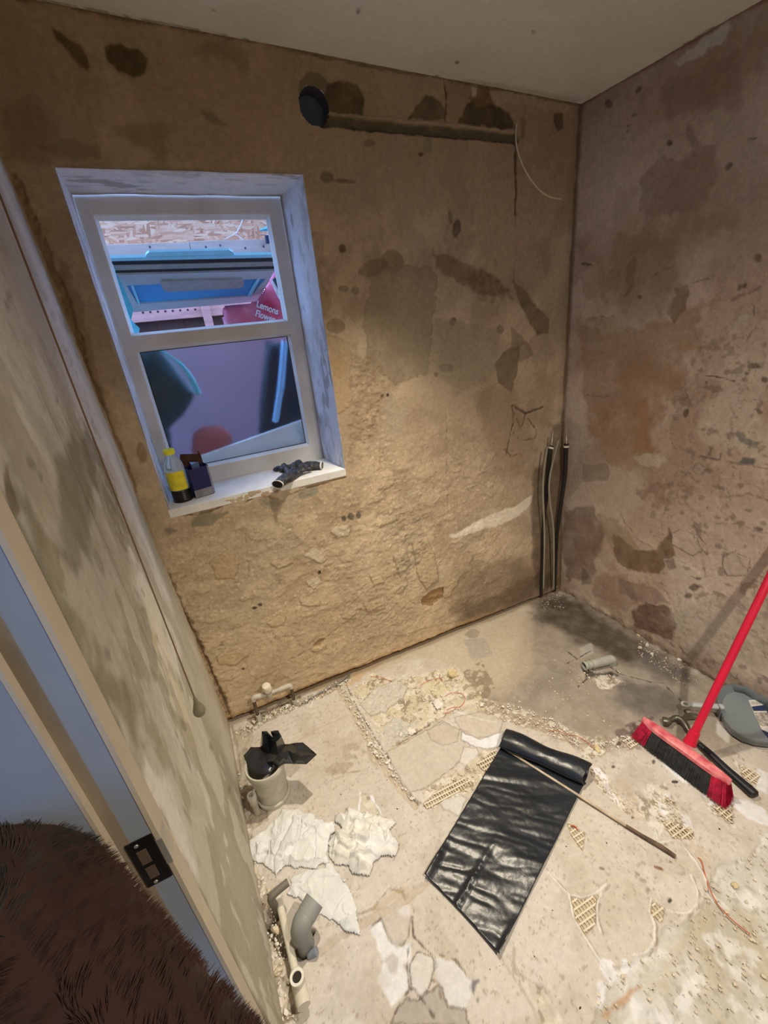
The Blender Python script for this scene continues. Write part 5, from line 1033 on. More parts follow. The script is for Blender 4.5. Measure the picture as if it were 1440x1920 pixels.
# small dark elbow
se=thing('small_elbow_pipe','narrow dark grey bent pipe with open end beside the white horizontal pipe','pipe',V3(fl(522,1712,0)))
e0=V3(fl(520,1712,.0)); zt_=.075; e1=Vector((e0.x-.004,e0.y,zt_)); e2=V3(fl(540,1654,zt_+.012))
path=spline([e0-Vector((0,0,.02)),Vector((e0.x,e0.y,.04)),e1+Vector((.002,0,.006)),e1.lerp(e2,.4)+Vector((0,0,.008)),e2],6)
mb=MB(); mb.tube(path,.0105,n=14,wall=.0025); mb.build('tube',dgrey,se,True)
mb=MB(); mb.tube([path[-1]-(path[-1]-path[-2])*.3,path[-1]-(path[-1]-path[-2])*.15],.0085,n=14); mb.build('bore',blob_m,se)
# big grey waste elbow
we=thing('waste_elbow_pipe','large grey plastic waste elbow rising beside the white rags','pipe',V3(fl(572,1772,0)))
g0=V3(fl(575,1775,-.01)); g1=Vector((g0.x-.002,g0.y,.062)); g2=V3(fl(590,1688,.105)); 
kn=g1+Vector((0,0,.030)); dirh=(g2-kn).normalized()
mb=MB(); mb.tube([g0-Vector((0,0,.03)),g0+Vector((0,0,.02)),g1],[.0235,.0235,.0235],n=24); mb.build('riser',greyp,we,True)
pth=spline([g1-Vector((0,0,.004)),g1+Vector((0,0,.012)),kn+dirh*.012,kn+dirh*.03],5)
mb=MB(); mb.tube(pth,[.026]*6+[.0265]*(len(pth)-6),n=24); mb.build('bend',greyp,we,True)
mb=MB(); mb.tube([pth[-1]-dirh*.002,pth[-1]+dirh*.002,g2],[.0272,.0275,.0275],n=24,wall=.003); mb.build('socket',greyp,we,True)
mb=MB(); mb.tube([pth[-1],pth[-1]+dirh*.001],.024,n=20); mb.build('bore',blob_m,we)
mb=MB(); q=V3(fl(588,1790,.004)); mb.tube([q+Vector((-.012,.004,.002)),q+Vector((.010,-.002,.012))],[.010,.011],n=14); o=mb.build('pipe_offcut',mat('blue_grey_offcut',(.22,.26,.32),rough=.5),smooth=True); tag(o,'small blue-grey pipe offcut on floor by foot of large grey elbow','pipe offcut')
# elbow in the far stain
fe=thing('floor_outlet_elbow','ribbed pale grey outlet elbow lying in dark stain near right wall','pipe',V3(fl(1122,1250,0)))
a=V3(fl(1095,1249,.022)); b=V3(fl(1140,1238,.026)); dd=(b-a).normalized()
mb=MB(); mb.tube([a,a+dd*.006,a+dd*.007,a+dd*.016,a+dd*.0165,a+dd*.021,a+dd*.0215,a+dd*.036,a+dd*.0365,a+dd*.042,a+dd*.0425,b],[.0205,.0205,.0175,.0175,.0215,.0215,.0185,.0185,.0225,.0225,.0205,.0205],n=22,wall=.003); mb.build('ribbed_spigot',mat('dusty_pale_grey_plastic',(.40,.41,.37),rough=.5,var=.15),fe,True)
mb=MB(); mb.tube(spline([b-dd*.004,b+dd*.016,b+dd*.022-Vector((0,0,.02)),b+dd*.020-Vector((0,0,.06))],5),.0205,n=20); mb.build('bend',MATS['dusty_pale_grey_plastic'],fe,True)
mb=MB(); mb.tube([a+dd*.010,a+dd*.012],.0165,n=18); mb.build('bore',blob_m,fe)
# ================================================================== rags
ragm=mat('white_cotton_rag',(.70,.72,.73),rough=.95,var=.05,scale=12,bump=.2,bscale=160,sheen=.3,col2=(.77,.79,.80))
def z2(pts): return [(440+x/4.235,1480+y/4.235) for x,y in pts]
def rag(label,pts,hmax,seed,edge=.02,ang=0,step=.0028,stain=None):
    P=[on_floor(*q) for q in pts]; xs=[p[0] for p in P]; ys=[p[1] for p in P]
    gx,gy=np.meshgrid(np.arange(min(xs)-.01,max(xs)+.01,step),np.arange(min(ys)-.01,max(ys)+.01,step),indexing='ij')
    wxx=(fbm(gx+seed,gy,22,3,seed)-.5)*.016; wyy=(fbm(gx,gy+seed,22,3,seed+7)-.5)*.016
    d=-poly_sdf(gx+wxx*.5,gy+wyy*.5,P)
    c,s_=math.cos(ang),math.sin(ang); a=(gx*c+gy*s_)+wxx*1.6; b=(-gx*s_+gy*c)+wyy*1.6
    r1=1-np.abs(2*fbm(a*.55,b*1.5,15,3,seed+2)-1); r2=1-np.abs(2*fbm(a*1.4,b*.7,24,2,seed+3)-1); r3=1-np.abs(2*fbm(a,b,48,2,seed+4)-1)
    rid=np.clip((r1-.55)/.45,0,1)**1.6*.8+np.clip((r2-.7)/.3,0,1)**1.5*.5+np.clip((r3-.6)/.4,0,1)*.22; low=fbm(gx,gy,7,2,seed+5)
    fl_=(fbm(a*2.2,b*.9,19,2,seed+8)>.52)*.10
    q1=fbm(a*.35,b*1.25,17,2,seed+8); q2=fbm(a*1.1,b*.4,21,2,seed+12); sh=lambda q,s1:(sm(s1,s1+.012,q)-.0)*np.clip(1-(q-s1)/.16,0,1)
    z=.003+hmax*(1-np.exp(-np.clip(d,0,1)/edge))*(.10+.30*low+rid*.34+sh(q1,.40)*.42+sh(q1,.56)*.5+sh(q2,.52)*.40)+.0012*fbm(gx,gy,90,2,seed)
    ok=d>0; vs=np.stack([gx+(r1-.8)*.022,gy+(r2-.8)*.018,z],-1).reshape(-1,3); n1_,n2_=gx.shape; fs=[]
    for i in range(n1_-1):
        for j in range(n2_-1):
            if ok[i,j] and ok[i+1,j] and ok[i,j+1] and ok[i+1,j+1]: fs.append((i*n2_+j,(i+1)*n2_+j,(i+1)*n2_+j+1,i*n2_+j+1))
    used=sorted({k for f in fs for k in f}); mp={k:i for i,k in enumerate(used)}; mb=MB(); mb.add([vs[k] for k in used],[tuple(mp[k] for k in f) for f in fs])
    o=mb.build('cotton_rag',stain or ragm,smooth=True); md=o.modifiers.new('s','SOLIDIFY'); md.thickness=.0022; md.offset=-1
    tag(o,label,'rag','white cotton rags on the floor'); return o
rag('crumpled white cotton rag spread against left wall in front of the soil pipe',z2([(390,155),(510,160),(560,195),(640,190),(700,250),(790,250),(800,340),(752,420),(742,500),(750,590),(640,640),(500,640),(400,625),(325,690),(280,640),(160,590),(105,500),(110,400),(250,330),(320,230)]),.034,3,edge=.028,ang=.9)
ragd=mat('stained_cotton_rag',(.72,.70,.64),rough=.95,var=.03,scale=11,bump=.2,bscale=160,col2=(.77,.79,.80))
rag('bunched white cotton rag with yellowish inner folds, farthest right of the rags',z2([(890,150),(1000,165),(1140,210),(1240,230),(1280,270),(1240,330),(1310,450),(1310,500),(1280,555),(1150,545),(1090,600),(1070,680),(1000,700),(930,690),(900,620),(790,610),(745,520),(750,430),(800,340),(850,320),(790,270),(800,210),(870,200)]),.048,9,edge=.024,ang=-.6,stain=ragd)
rag('long flat white cotton rag, lowest one, its end pointing at the camera',z2([(735,580),(830,640),(905,700),(905,790),(960,920),(975,1060),(997,1165),(870,1165),(775,1060),(700,1030),(640,975),(565,1015),(540,930),(480,860),(400,830),(440,760),(500,650),(620,620),(700,640)]),.022,15,edge=.022,ang=-1.2)
# ================================================================== black plastic sheet with curled end, stick on top
sheetm=mat('glossy_black_sheet',(.010,.014,.021),rough=.33,var=.3,scale=6,bump=.30,bscale=38,spec=.8)
c00,c10=np.array(fl(797,1641,.004)),np.array(fl(938,1788,.004)); c01,c11=np.array(fl(944,1394,.004)),np.array(fl(1100,1462,.004))
def sheet():
    nu,nv=70,120; vs=[];fs=[]
    ex=(c11-c01); wd=np.linalg.norm(ex); ex/=wd; ey=((c01-c00)+(c11-c10)); ey/=np.linalg.norm(ey); upv=np.array([0,0,1.])
    prof=[]   # along the sheet: flat part param 0..1, then the curl
    for j in range(nv):
        for i in range(nu+1):
            u=i/nu; v=j/(nv-1)
            p=(c00*(1-u)+c10*u)*(1-v)+(c01*(1-u)+c11*u)*v
            p=p-ey*.020*(abs(u-.4)**2)*(v<.02)
            a=(u-.5)*wd; b=v*.5
            dg=a*.8+b*.6; eg=-a*.35+b; h=.004+.009*max(0,fb(dg*4+9,eg*15))+.0042*abs(fb(dg*10,eg*40+7))*(1.3-v)+.0008*abs(fb(a*60,b*60))
            h+=.012*math.exp(-((u-.02)/.05)**2)*math.exp(-((v-.06)/.12)**2)+.006*math.exp(-((u-.45-.05*v)/.035)**2)*math.exp(-(v/.30)**2)*(1+.6*fb(u*20,v*90+3))
            h+=.010*math.exp(-((1-u)/.03)**2)*math.exp(-(v/.1)**2)
            vs.append(p+upv*h)
    nc=34; R1,R2=.044,.028; cur=np.array([0,0,0])
    for k in range(1,nc+1):
        t=k/nc*math.radians(335)
        rx=R1*(1-.18*k/nc); rz=R2*(1-.2*k/nc)
        for i in range(nu+1):
            u=i/nu; p=c01*(1-u)+c11*u; w_=1+.08*math.sin(u*9); 
            off=ey*(math.sin(t)*rx*w_)+upv*((1-math.cos(t))*rz*w_+.003+.0015*fb(u*9,t*4)); vs.append(p+off+ex*.004*math.sin(t*2+u*3))
    rows=nv+nc
    for j in range(rows-1):
        for i in range(nu): a=j*(nu+1)+i; fs.append((a,a+1,a+nu+2,a+nu+1))
    mb=MB(); mb.add(vs,fs); o=mb.build('plastic_sheet',sheetm,smooth=True); md=o.modifiers.new('s','SOLIDIFY'); md.thickness=.0009
    return o
def fb(x,y): return mnoise.noise(Vector((x,y,3.3)))
o=sheet(); tag(o,'glossy black plastic sheet laid out on floor with its far end curled over','plastic sheet')
stm=mat('pale_weathered_stick',(.50,.42,.32),rough=.75,var=.25,scale=30,stretch=(1,1,1)); stk=mat('dark_stick_end',(.13,.085,.06),rough=.8,var=.4,scale=40)
a=V3(fl(947,1404,.014)); b=V3(fl(1180,1552,.010)); c=V3(fl(1267,1606,.006)); d_=(b-a).normalized()
sk=thing('wooden_stick','thin wooden stick lying across the black sheet, dark at its outer end','stick',((a+c)/2))
mb=MB(); m1=a.lerp(b,.5)+Vector((0,0,.001)); mb.tube([a,a.lerp(b,.25),m1,a.lerp(b,.75),b],[.0044,.0042,.0042,.0044,.0048],n=8,flat=.8); mb.build('shaft',stm,sk,True)
mb=MB(); mb.tube([b-d_*.01,b.lerp(c,.3),b.lerp(c,.7)+Vector((.001,.002,.001)),c],[.0050,.0058,.0072,.0060],n=8,flat=.85); mb.build('charred_end',stk,sk,True)
# ================================================================== broom
red=mat('red_broom_plastic',(.62,.012,.05),rough=.32,var=.08,scale=8,spec=.5); pink2=mat('scuffed_red_plastic',(.70,.07,.12),rough=.45,var=.25,scale=35,col2=(.82,.28,.30)); brb=mat('black_bristle',(.030,.034,.038),rough=.6,var=.4,scale=60); brr=mat('red_bristle',(.45,.010,.05),rough=.5,var=.4,scale=60)
t0=np.array(fl(1199,1383,.006)); t1=np.array(fl(1356,1500,.006)); hbk=.085
k0=np.array(fl(1211,1353,hbk)); k1=np.array(fl(1362,1462,hbk))
ax=(k1-k0); Lb=np.linalg.norm(ax); ax/=Lb; mid=(k0+k1)/2; 
br=thing('broom','red push broom with black bristles and red handle leaning to right wall','broom',V3((t0[0]+t1[0])/2*np.array([1,0,0])+np.array([0,(t0[1]+t1[1])/2,0])))
tm=(t0+t1)/2; dn=tm-mid; dn-=ax*(dn@ax); dn/=np.linalg.norm(dn); sd=np.cross(ax,dn)
def bl_(u,s_,h): return mid+ax*u+sd*s_-dn*h
mb=MB(); n=26; vs=[];
for i in range(n+1):
    u=-Lb/2-.012+(Lb+.024)*i/n; e=abs(2*i/n-1); wdt=.020*(1-e**5*.75); 
    for s_,h in ((-1,-.006),(-1,.006),(-.6,.013),(.6,.013),(1,.006),(1,-.006)): vs.append(bl_(u,s_*wdt,h-.002*e**2))
fs=[(i*6+j,i*6+(j+1)%6,(i+1)*6+(j+1)%6,(i+1)*6+j) for i in range(n) for j in range(6)]+[tuple(range(6)),tuple(n*6+j for j in range(6))[::-1]]
mb.add(vs,fs); bh=mb.build('broom_head',pink2,br); smooth_angle(bh,50)
hl=np.linalg.norm(tm-mid)
def bristles(name,ma,u0,u1,cnt,par,spl=0):
    mb=MB(); r_=random.Random(5)
    for k in range(cnt):
        u=r_.uniform(u0,u1); s_=r_.uniform(-.020,.020); r0=bl_(u,s_*.8,-.004)
        sp_=(u/(Lb/2)); tip=tm+ax*(u*1.0+sp_*spl*abs(sp_)+r_.uniform(-.003,.003))+sd*(s_*1.5+r_.uniform(-.003,.003)); tip[2]=max(tip[2]+r_.uniform(-.004,.006),.004)
        md_=(r0+tip)/2+sd*r_.uniform(-.002,.002); w_=.0009
        mb.add([r0-ax*w_,r0+ax*w_,md_+ax*w_,md_-ax*w_,tip+ax*w_*.5,tip-ax*w_*.5],[(0,1,2,3),(3,2,4,5)])
    vs=[]   # solid core behind the strands
    for (u,q) in ((u0,0),(u1,0)): 
        for s_ in (-.014,.014): vs.append(bl_(u,s_,-.004))
        for s_ in (.014,-.014): vs.append(tm+ax*(u+(u/(Lb/2))*spl*.8)+sd*s_-dn*.006)
    mb.add(vs,[(0,1,2,3),(4,7,6,5),(0,4,5,1),(3,2,6,7),(0,3,7,4),(1,5,6,2)])
    o=mb.build(name,ma,par); o['kind']='stuff'; return o
bristles('bristles',brb,-Lb/2+.035,Lb/2-.035,6500,bh,.012); o=bristles('red_bristles',brr,-Lb/2-.006,-Lb/2+.034,1100,bh,.018); o['label']='red end bristles, far end'; o=bristles('red_bristles',brr,Lb/2-.034,Lb/2+.006,1100,bh,.018); o['label']='red end bristles, near end'
h0=np.array(fl(1296,1387,hbk+.012)); s0=mid+ax*((h0-mid)@ax)
E_=ray(1440,1090); tt=(1.775-CAM[0])/E_[0]; h1=CAM+E_*tt; hd=(h1-h0); hd/=np.linalg.norm(hd); tw_=(float(right_x(-1.2,1.0))-.014-h0[0])/hd[0]; hend=h0+hd*min(tw_,1.25)
mb=MB(); mb.tube([V3(h0-hd*.012-np.array([0,0,.004])),V3(h0+hd*.004),V3(h0+hd*.032),V3(h0+hd*.034)],[.021,.0175,.0165,.0145],n=20); mb.build('socket',red,br,True)
mb=MB(); mb.tube([V3(h0+hd*.02),V3(h0+hd*.3),V3(hend-hd*.01),V3(hend)],[.0125,.0125,.0125,.009],n=20); mb.build('handle',red,br,True)
# ================================================================== hammer
stl=mat('dull_tool_steel',(.17,.165,.14),rough=.4,metal=.75,var=.3,scale=30); grip=mat('navy_black_grip',(.012,.013,.020),rough=.45,var=.4,scale=20,bump=.2,bscale=60)
hm=thing('claw_hammer','claw hammer with black rubber grip lying on floor behind the broom head','hammer',V3(fl(1330,1410,0)))
pzf=lambda u,v,h:V3(fl(u,v,h))
nk=pzf(1290,1368,.022); g1_=pzf(1312,1396,.020); ge=pzf(1414,1489,.020)
mb=MB(); mb.tube(spline([nk,pzf(1301,1383,.02),g1_],4),[.009,.008,.0075,.0075,.008,.0085,.009,.010,.011],n=12); mb.build('shaft',stl,hm,True)
mb=MB(); P_=[g1_.lerp(ge,k/10) for k in range(11)]; 
for k,o_ in enumerate([0,.001,.002,.001,0,-.001,-.001,0,.001,.002,.001]): P_[k]+=Vector((o_,0,0))
mb.tube(P_+[ge+(ge-g1_).normalized()*.006],[.011,.012,.0125,.013,.0135,.014,.0145,.015,.0155,.0165,.016,.009],n=16,flat=.8); mb.build('grip',grip,hm,True)
mb=MB(); mb.tube(spline([pzf(1243,1352,.020),pzf(1252,1353,.021),pzf(1258,1350,.022),pzf(1268,1346,.024),pzf(1280,1352,.026),nk],3),[.016,.016,.016,.0165,.013,.010,.009,.0095,.010,.011,.012,.012,.012,.012,.012,.010],n=14); mb.build('head',stl,hm,True)
for dv in (0,5):
    mb=MB(); mb.tube(spline([pzf(1282,1350+dv*.3,.026),pzf(1288,1341+dv,.03),pzf(1300,1339+dv*1.2,.026),pzf(1313,1343+dv*1.3,.014)],4),[.009,.009,.0085,.008,.0075,.007,.0065,.006,.0055,.005,.004,.003,.002],n=10,flat=.6); mb.build('claw',stl,hm,True)
# ================================================================== dustpan
pan=thing('dustpan','grey plastic dustpan with sticker lying against right wall behind the broom handle','dustpan',V3(fl(1395,1340,0)))
pg=mat('blue_grey_plastic',(.22,.26,.29),rough=.38,var=.06,scale=6,spec=.5); pgl=mat('pale_grey_handle',(.42,.45,.47),rough=.3,var=.05)
rim=[(1352,1332),(1346,1318),(1345,1306),(1348,1294),(1356,1286),(1372,1282),(1405,1283),(1440,1286),(1470,1290)]
low=[(1353,1336),(1359,1351),(1373,1367),(1395,1381),(1420,1389),(1445,1392),(1475,1392)]
inn=[(1357,1330),(1355,1320),(1357,1310),(1364,1302),(1380,1296),(1400,1294),(1420,1293),(1445,1292),(1470,1294)]
inl=[(1360,1340),(1368,1354),(1385,1367),(1405,1377),(1425,1382),(1445,1383),(1475,1383)]
out=[pzf(u,v,.060) for u,v in rim[::-1]]+[pzf(u,v,.044) for u,v in low]; inner=[pzf(u,v,.026) for u,v in inn[::-1]]+[pzf(u,v,.026) for u,v in inl]
for q in out+inner: q.x=min(q.x,float(right_x(q.y,q.z))-.004)
n=len(out); cb=sum(inner,Vector())/n; outb=[Vector((cb.x+(p.x-cb.x)*.96,cb.y+(p.y-cb.y)*.96,.012)) for p in out]; outb=[Vector((min(p.x,1.915),p.y,p.z)) for p in outb]
vs=out+inner+outb+[cb]; fs=[(i,i+1,n+i+1,n+i) for i in range(n-1)]+[(i+1,i,2*n+i,2*n+i+1) for i in range(n-1)]+[(n+i,n+i+1,3*n) for i in range(n-1)]+[(n-1+n,n,3*n),(n-1,0,n,2*n-1),(0,n-1,3*n-1,2*n)]
mb=MB(); mb.add(vs,fs); o=tray=mb.build('tray',pg,pan); smooth_angle(o,55); md=o.modifiers.new('s','SOLIDIFY'); md.thickness=.0015
e0=pzf(1279,1320,.045); e1=pzf(1350,1325,.048); dd=(e1-e0).normalized()
mb=MB(); mb.tube([e0+dd*.02,e0+dd*.03,e0.lerp(e1,.6),e1,e1+dd*.01],[.008,.011,.0115,.0125,.012],n=14,flat=.7); mb.build('handle',pgl,pan,True)
mb=MB(); cc=e0+dd*.012; sdv=dd.cross(Vector((0,0,1))).normalized(); mb.tube([cc+(dd*math.cos(a)*1.15+sdv*math.sin(a))*.011 for a in [2*math.pi*k/20 for k in range(21)]],.0040,n=8,cap=False); mb.build('hanging_loop',pgl,pan,True)
def decal(name,pts,ma,h,par):
    mb=MB(); mb.add([pzf(u,v,h) for u,v in pts],[tuple(range(len(pts)))]); o=mb.build(name,ma,par); md=o.modifiers.new('s','SOLIDIFY'); md.thickness=.0004; return o
wl=mat('white_label_paper',(.72,.70,.66),rough=.5); nv=mat('navy_label',(.03,.04,.12),rough=.45,var=.2); stb=mat('printed_photo_label',(.40,.34,.28),rough=.5,var=.6,scale=70,col2=(.65,.62,.58)); bar_=mat('bar_code_grey',(.12,.12,.12),rough=.5)
decal('sticker',[(1403,1313),(1427,1311),(1433,1322),(1447,1336),(1462,1392),(1440,1388),(1425,1362)],wl,.0272,tray); decal('printed_band',[(1409,1325),(1432,1322),(1440,1333),(1413,1333)],nv,.0278,tray); decal('printed_band',[(1428,1368),(1452,1378),(1455,1390),(1440,1386)],nv,.0278,tray)
decal('printed_picture',[(1415,1336),(1441,1335),(1450,1362),(1424,1361)],stb,.0278,tray)
mb=MB()
for k in range(9):
    u=1408+k*1.9; w_=.35+.35*((k*7)%3)/2; mb.add([pzf(u,1315,.0282),pzf(u+w_,1315,.0282),pzf(u+w_+1.6,1320.5,.0282),pzf(u+1.6,1320.5,.0282)],[(0,1,2,3)])
mb.build('bar_code',bar_,tray)
mb=MB(); mb.tube([pzf(1420,1293,.0275),pzf(1437,1330,.0275),pzf(1455,1372,.0275)],.0018,n=6); mb.build('lip_groove',mat('dark_blue_grey',(.05,.07,.10),rough=.5),pan,True)
# ================================================================== rubble, wires, dust
chm=mat('broken_plaster',(.66,.58,.45),rough=.9,var=.18,scale=40,bump=.6,bscale=60); chw=mat('white_plaster_lump',(.74,.72,.66),rough=.9,var=.12,scale=40,bump=.6,bscale=60); cho=mat('ochre_mortar_lump',(.66,.56,.34),rough=.9,var=.2,scale=40,bump=.6,bscale=60)
def lump_bm(cx,cy,z,rx,ry,rz,ang,seed,det=2):
    bm=bmesh.new(); bmesh.ops.create_icosphere(bm,subdivisions=det,radius=1)
    R_=Matrix.Rotation(ang,3,'Z')
    for v in bm.verts:
        n=mnoise.noise(v.co*1.6+Vector((seed,0,0)))*.45+mnoise.noise(v.co*4+Vector((0,seed,0)))*.15
        c=v.co*(1+n); c=Vector((c.x*rx,c.y*ry,max(c.z,-.35)*rz)); v.co=R_@c+Vector((cx,cy,z+rz*.3))
    bm.verts.index_update(); r=([v.co.copy() for v in bm.verts],[tuple(v.index for v in f.verts) for f in bm.faces]); bm.free(); return r
big=[(850,1265,.026,.020,.020,cho,'large ochre mortar lump under the orange wires'),(822,1322,.030,.022,.010,chw,'largest white plaster slab in the rubble, beside the looped orange wire'),(770,1372,.022,.016,.008,chw,'pale plaster slab by the groove in floor rubble'),
     (782,1297,.010,.008,.007,chm,None),(792,1303,.008,.007,.006,chm,None),(833,1312,.008,.006,.007,chw,None),(838,1287,.006,.006,.006,chw,None),(806,1346,.008,.005,.006,chw,None),(752,1378,.010,.008,.009,chw,None),(816,1335,.006,.005,.005,chm,None),
     (903,1322,.012,.008,.007,chw,None),(920,1330,.008,.006,.006,chm,None),(1200,1215,.010,.008,.008,chm,None),(1222,1227,.008,.006,.007,chw,None),(1273,1239,.010,.008,.008,chw,None),(1213,1210,.010,.007,.009,chw,None),(1198,1192,.012,.008,.008,cho,None),
     (538,1325,.010,.008,.008,chw,None),(526,1332,.008,.007,.007,chm,None),(515,1337,.009,.006,.006,chm,None),(500,1345,.010,.007,.007,chm,None),(475,1352,.012,.008,.007,chm,None),(470,1362,.010,.008,.006,chm,None),(700,1425,.008,.006,.005,chm,None),(703,1410,.009,.007,.005,chw,None),
     (1120,1405,.018,.010,.008,cho,'flat cream mortar flake between black sheet and broom'),(518,1745,.016,.008,.012,chm,None),(528,1728,.012,.007,.010,chm,None),(512,1815,.010,.006,.007,chm,None),(522,1822,.012,.007,.008,chm,None),(478,1635,.014,.007,.006,chm,None),(540,1840,.006,.005,.005,chm,None),(505,1670,.008,.006,.005,chm,None),(488,1690,.008,.006,.005,chm,None),(1378,1660,.010,.008,.006,cho,None),(900,1300,.008,.006,.006,chm,None),(875,1345,.007,.005,.005,chm,None)]
for k,(u,v,rx,ry,rz,ma,lab) in enumerate(big):
    x,y=on_floor(u,v); mb=MB(); mb.add(*lump_bm(x,y,floor_z(x,y),rx,ry,rz,k*1.3,k*3.1)); o=mb.build('plaster_lump',ma); 
    if lab: tag(o,lab,'rubble','lumps of broken plaster')
    else:
        zn=[('at the foot of window wall near the tee pipework',lambda:u<560 and v<1400),('in the debris strip by the left wall and white pipe',lambda:u<560),('in the crumbled patch around the orange wires',lambda:640<u<870 and v<1400),
            ('by the far end of the curled black sheet',lambda:870<=u<960),('along the bottom of the right wall',lambda:u>1180 and v<1260),('in the narrow trench across the floor',lambda:u<=720 and v>=1400)]
        w_=next((a for a,c in zn if c()),'on the worn bare floor at far right'); tag(o,'small broken plaster lump '+w_,'rubble','small plaster lumps '+w_)
r_=random.Random(3)
def crumbs(name,zones,ma,par,sz=(.0015,.005)):
    mb=MB()
    for poly,cnt in zones:
        P=[on_floor(*q) for q in poly]; xs=[p[0] for p in P]; ys=[p[1] for p in P]; k=0;g=0
        while k<cnt and g<cnt*8:
            g+=1; x=r_.uniform(min(xs),max(xs)); y=r_.uniform(min(ys),max(ys))
            if poly_sdf(np.array([x]),np.array([y]),P)[0]>.004*r_.random(): continue
            if x>1.915-.02*y or y>-.01+float(back_y(x,0)): continue
            s_=r_.uniform(*sz)*(1.6 if r_.random()<.08 else 1); mb.add(*lump_bm(x,y,floor_z(x,y),s_,s_*r_.uniform(.5,.9),s_*r_.uniform(.4,.8),r_.uniform(0,6),r_.uniform(0,99),1)); k+=1
    o=mb.build(name,ma,par); o['kind']='stuff'; return o
Z=[([(655,1295),(700,1262),(745,1275),(800,1262),(850,1250),(890,1290),(915,1335),(855,1330),(800,1362),(740,1398),(715,1392),(700,1350)],420),([(632,1285),(645,1280),(700,1375),(757,1469),(789,1513),(770,1500),(735,1460),(690,1400),(655,1330)],300),
   ([(440,1370),(480,1345),(540,1320),(600,1295),(650,1262),(655,1272),(620,1300),(560,1325),(500,1352),(455,1385)],220),([(890,1315),(960,1320),(1040,1350),(1100,1385),(1190,1380),(1190,1400),(1110,1408),(1040,1382),(980,1360),(930,1350)],260),
   ([(450,1450),(470,1600),(500,1660),(535,1760),(545,1800),(560,1920),(520,1920),(500,1800),(470,1700),(440,1560)],300)]
crumbs('plaster_crumbs',Z,chw,floor)
Z2=[([(1222,1480),(1262,1500),(1305,1572),(1262,1565),(1235,1545)],150),([(1104,1430),(1153,1478),(1215,1530),(1160,1515),(1110,1455)],120),([(1065,1425),(1140,1402),(1130,1415),(1085,1440)],50),([(1315,1490),(1380,1510),(1375,1550),(1325,1515)],90),([(1370,1405),(1430,1450),(1425,1475),(1375,1430)],80),([(800,1480),(870,1440),(944,1405),(900,1475),(810,1518)],120),
    ([(1130,1810),(1250,1740),(1330,1640),(1440,1570),(1440,1920),(1120,1920)],240),([(1060,1255),(1160,1255),(1180,1285),(1080,1290)],70),([(1190,1190),(1300,1255),(1330,1300),(1290,1290),(1200,1230)],120),([(880,1190),(1100,1250),(1160,1400),(900,1310)],120),([(1000,1110),(1050,1112),(1060,1140),(1020,1145)],60)]
crumbs('mortar_crumbs',Z2,chm,floor,(.0012,.004))
crumbs('dark_crumbs',[([(1005,1108),(1050,1108),(1065,1125),(1040,1150),(1015,1140)],160),([(1200,1200),(1300,1260),(1310,1300),(1240,1260)],60),([(620,1400),(1400,1400),(1400,1900),(620,1900)],90),([(480,1330),(560,1308),(570,1318),(500,1350)],60)],blob_m,floor,(.0009,.0024))
ow=mat('orange_wire',(.55,.13,.05),rough=.5); 
def wire(label,lists,rad=.0011,ma=ow,nm='thin_wire',grp=None):
    mb=MB()
    for pts in lists:
        P_=[]
        for k,(u,v) in enumerate(pts):
            x,y=on_floor(u,v); P_.append((x,y,floor_z(x,y)+.0022+.004*((k%2)==1 and nm=='thin_wire')))
        mb.tube(spline(P_,5),rad,n=6)
    o=mb.build(nm,ma,smooth=True); tag(o,label,'wire',grp); return o
wire('thin orange wire ending at the big mortar lump',[[(789,1285),(806,1277),(824,1274),(829,1277)],[(825,1266),(824,1273),(830,1278)],[(824,1280),(815,1288)]])
wire('thin orange wire bent in a loop in the floor rubble',[[(834,1307),(845,1302),(859,1300),(867,1302),(872,1309),(870,1318),(862,1325),(850,1327),(838,1330)],[(830,1338),(845,1336),(855,1328)]])
wire('short orange wire nearest the window wall',[[(695,1269),(712,1271),(725,1275),(735,1278)]])
wire('orange wire running right of the rolled sheet end',[[(1029,1371),(1046,1373),(1064,1378),(1083,1383),(1096,1389),(1113,1404)]])
wire('long orange wire curving across the lower right floor',[[(1309,1609),(1315,1618),(1322,1642),(1330,1670),(1348,1700),(1373,1728),(1406,1752)]],.0014)
wire('short orange wire lying in the mesh beside the black sheet',[[(1070,1549),(1077,1551),(1083,1556)]],.002)
wire('thin dark metal strip lying at foot of the window wall',[[(565,1320),(600,1300),(640,1278),(658,1262)]],.0035,mat('grey_metal_strip',(.16,.16,.15),rough=.5,metal=.4),'metal_strip')
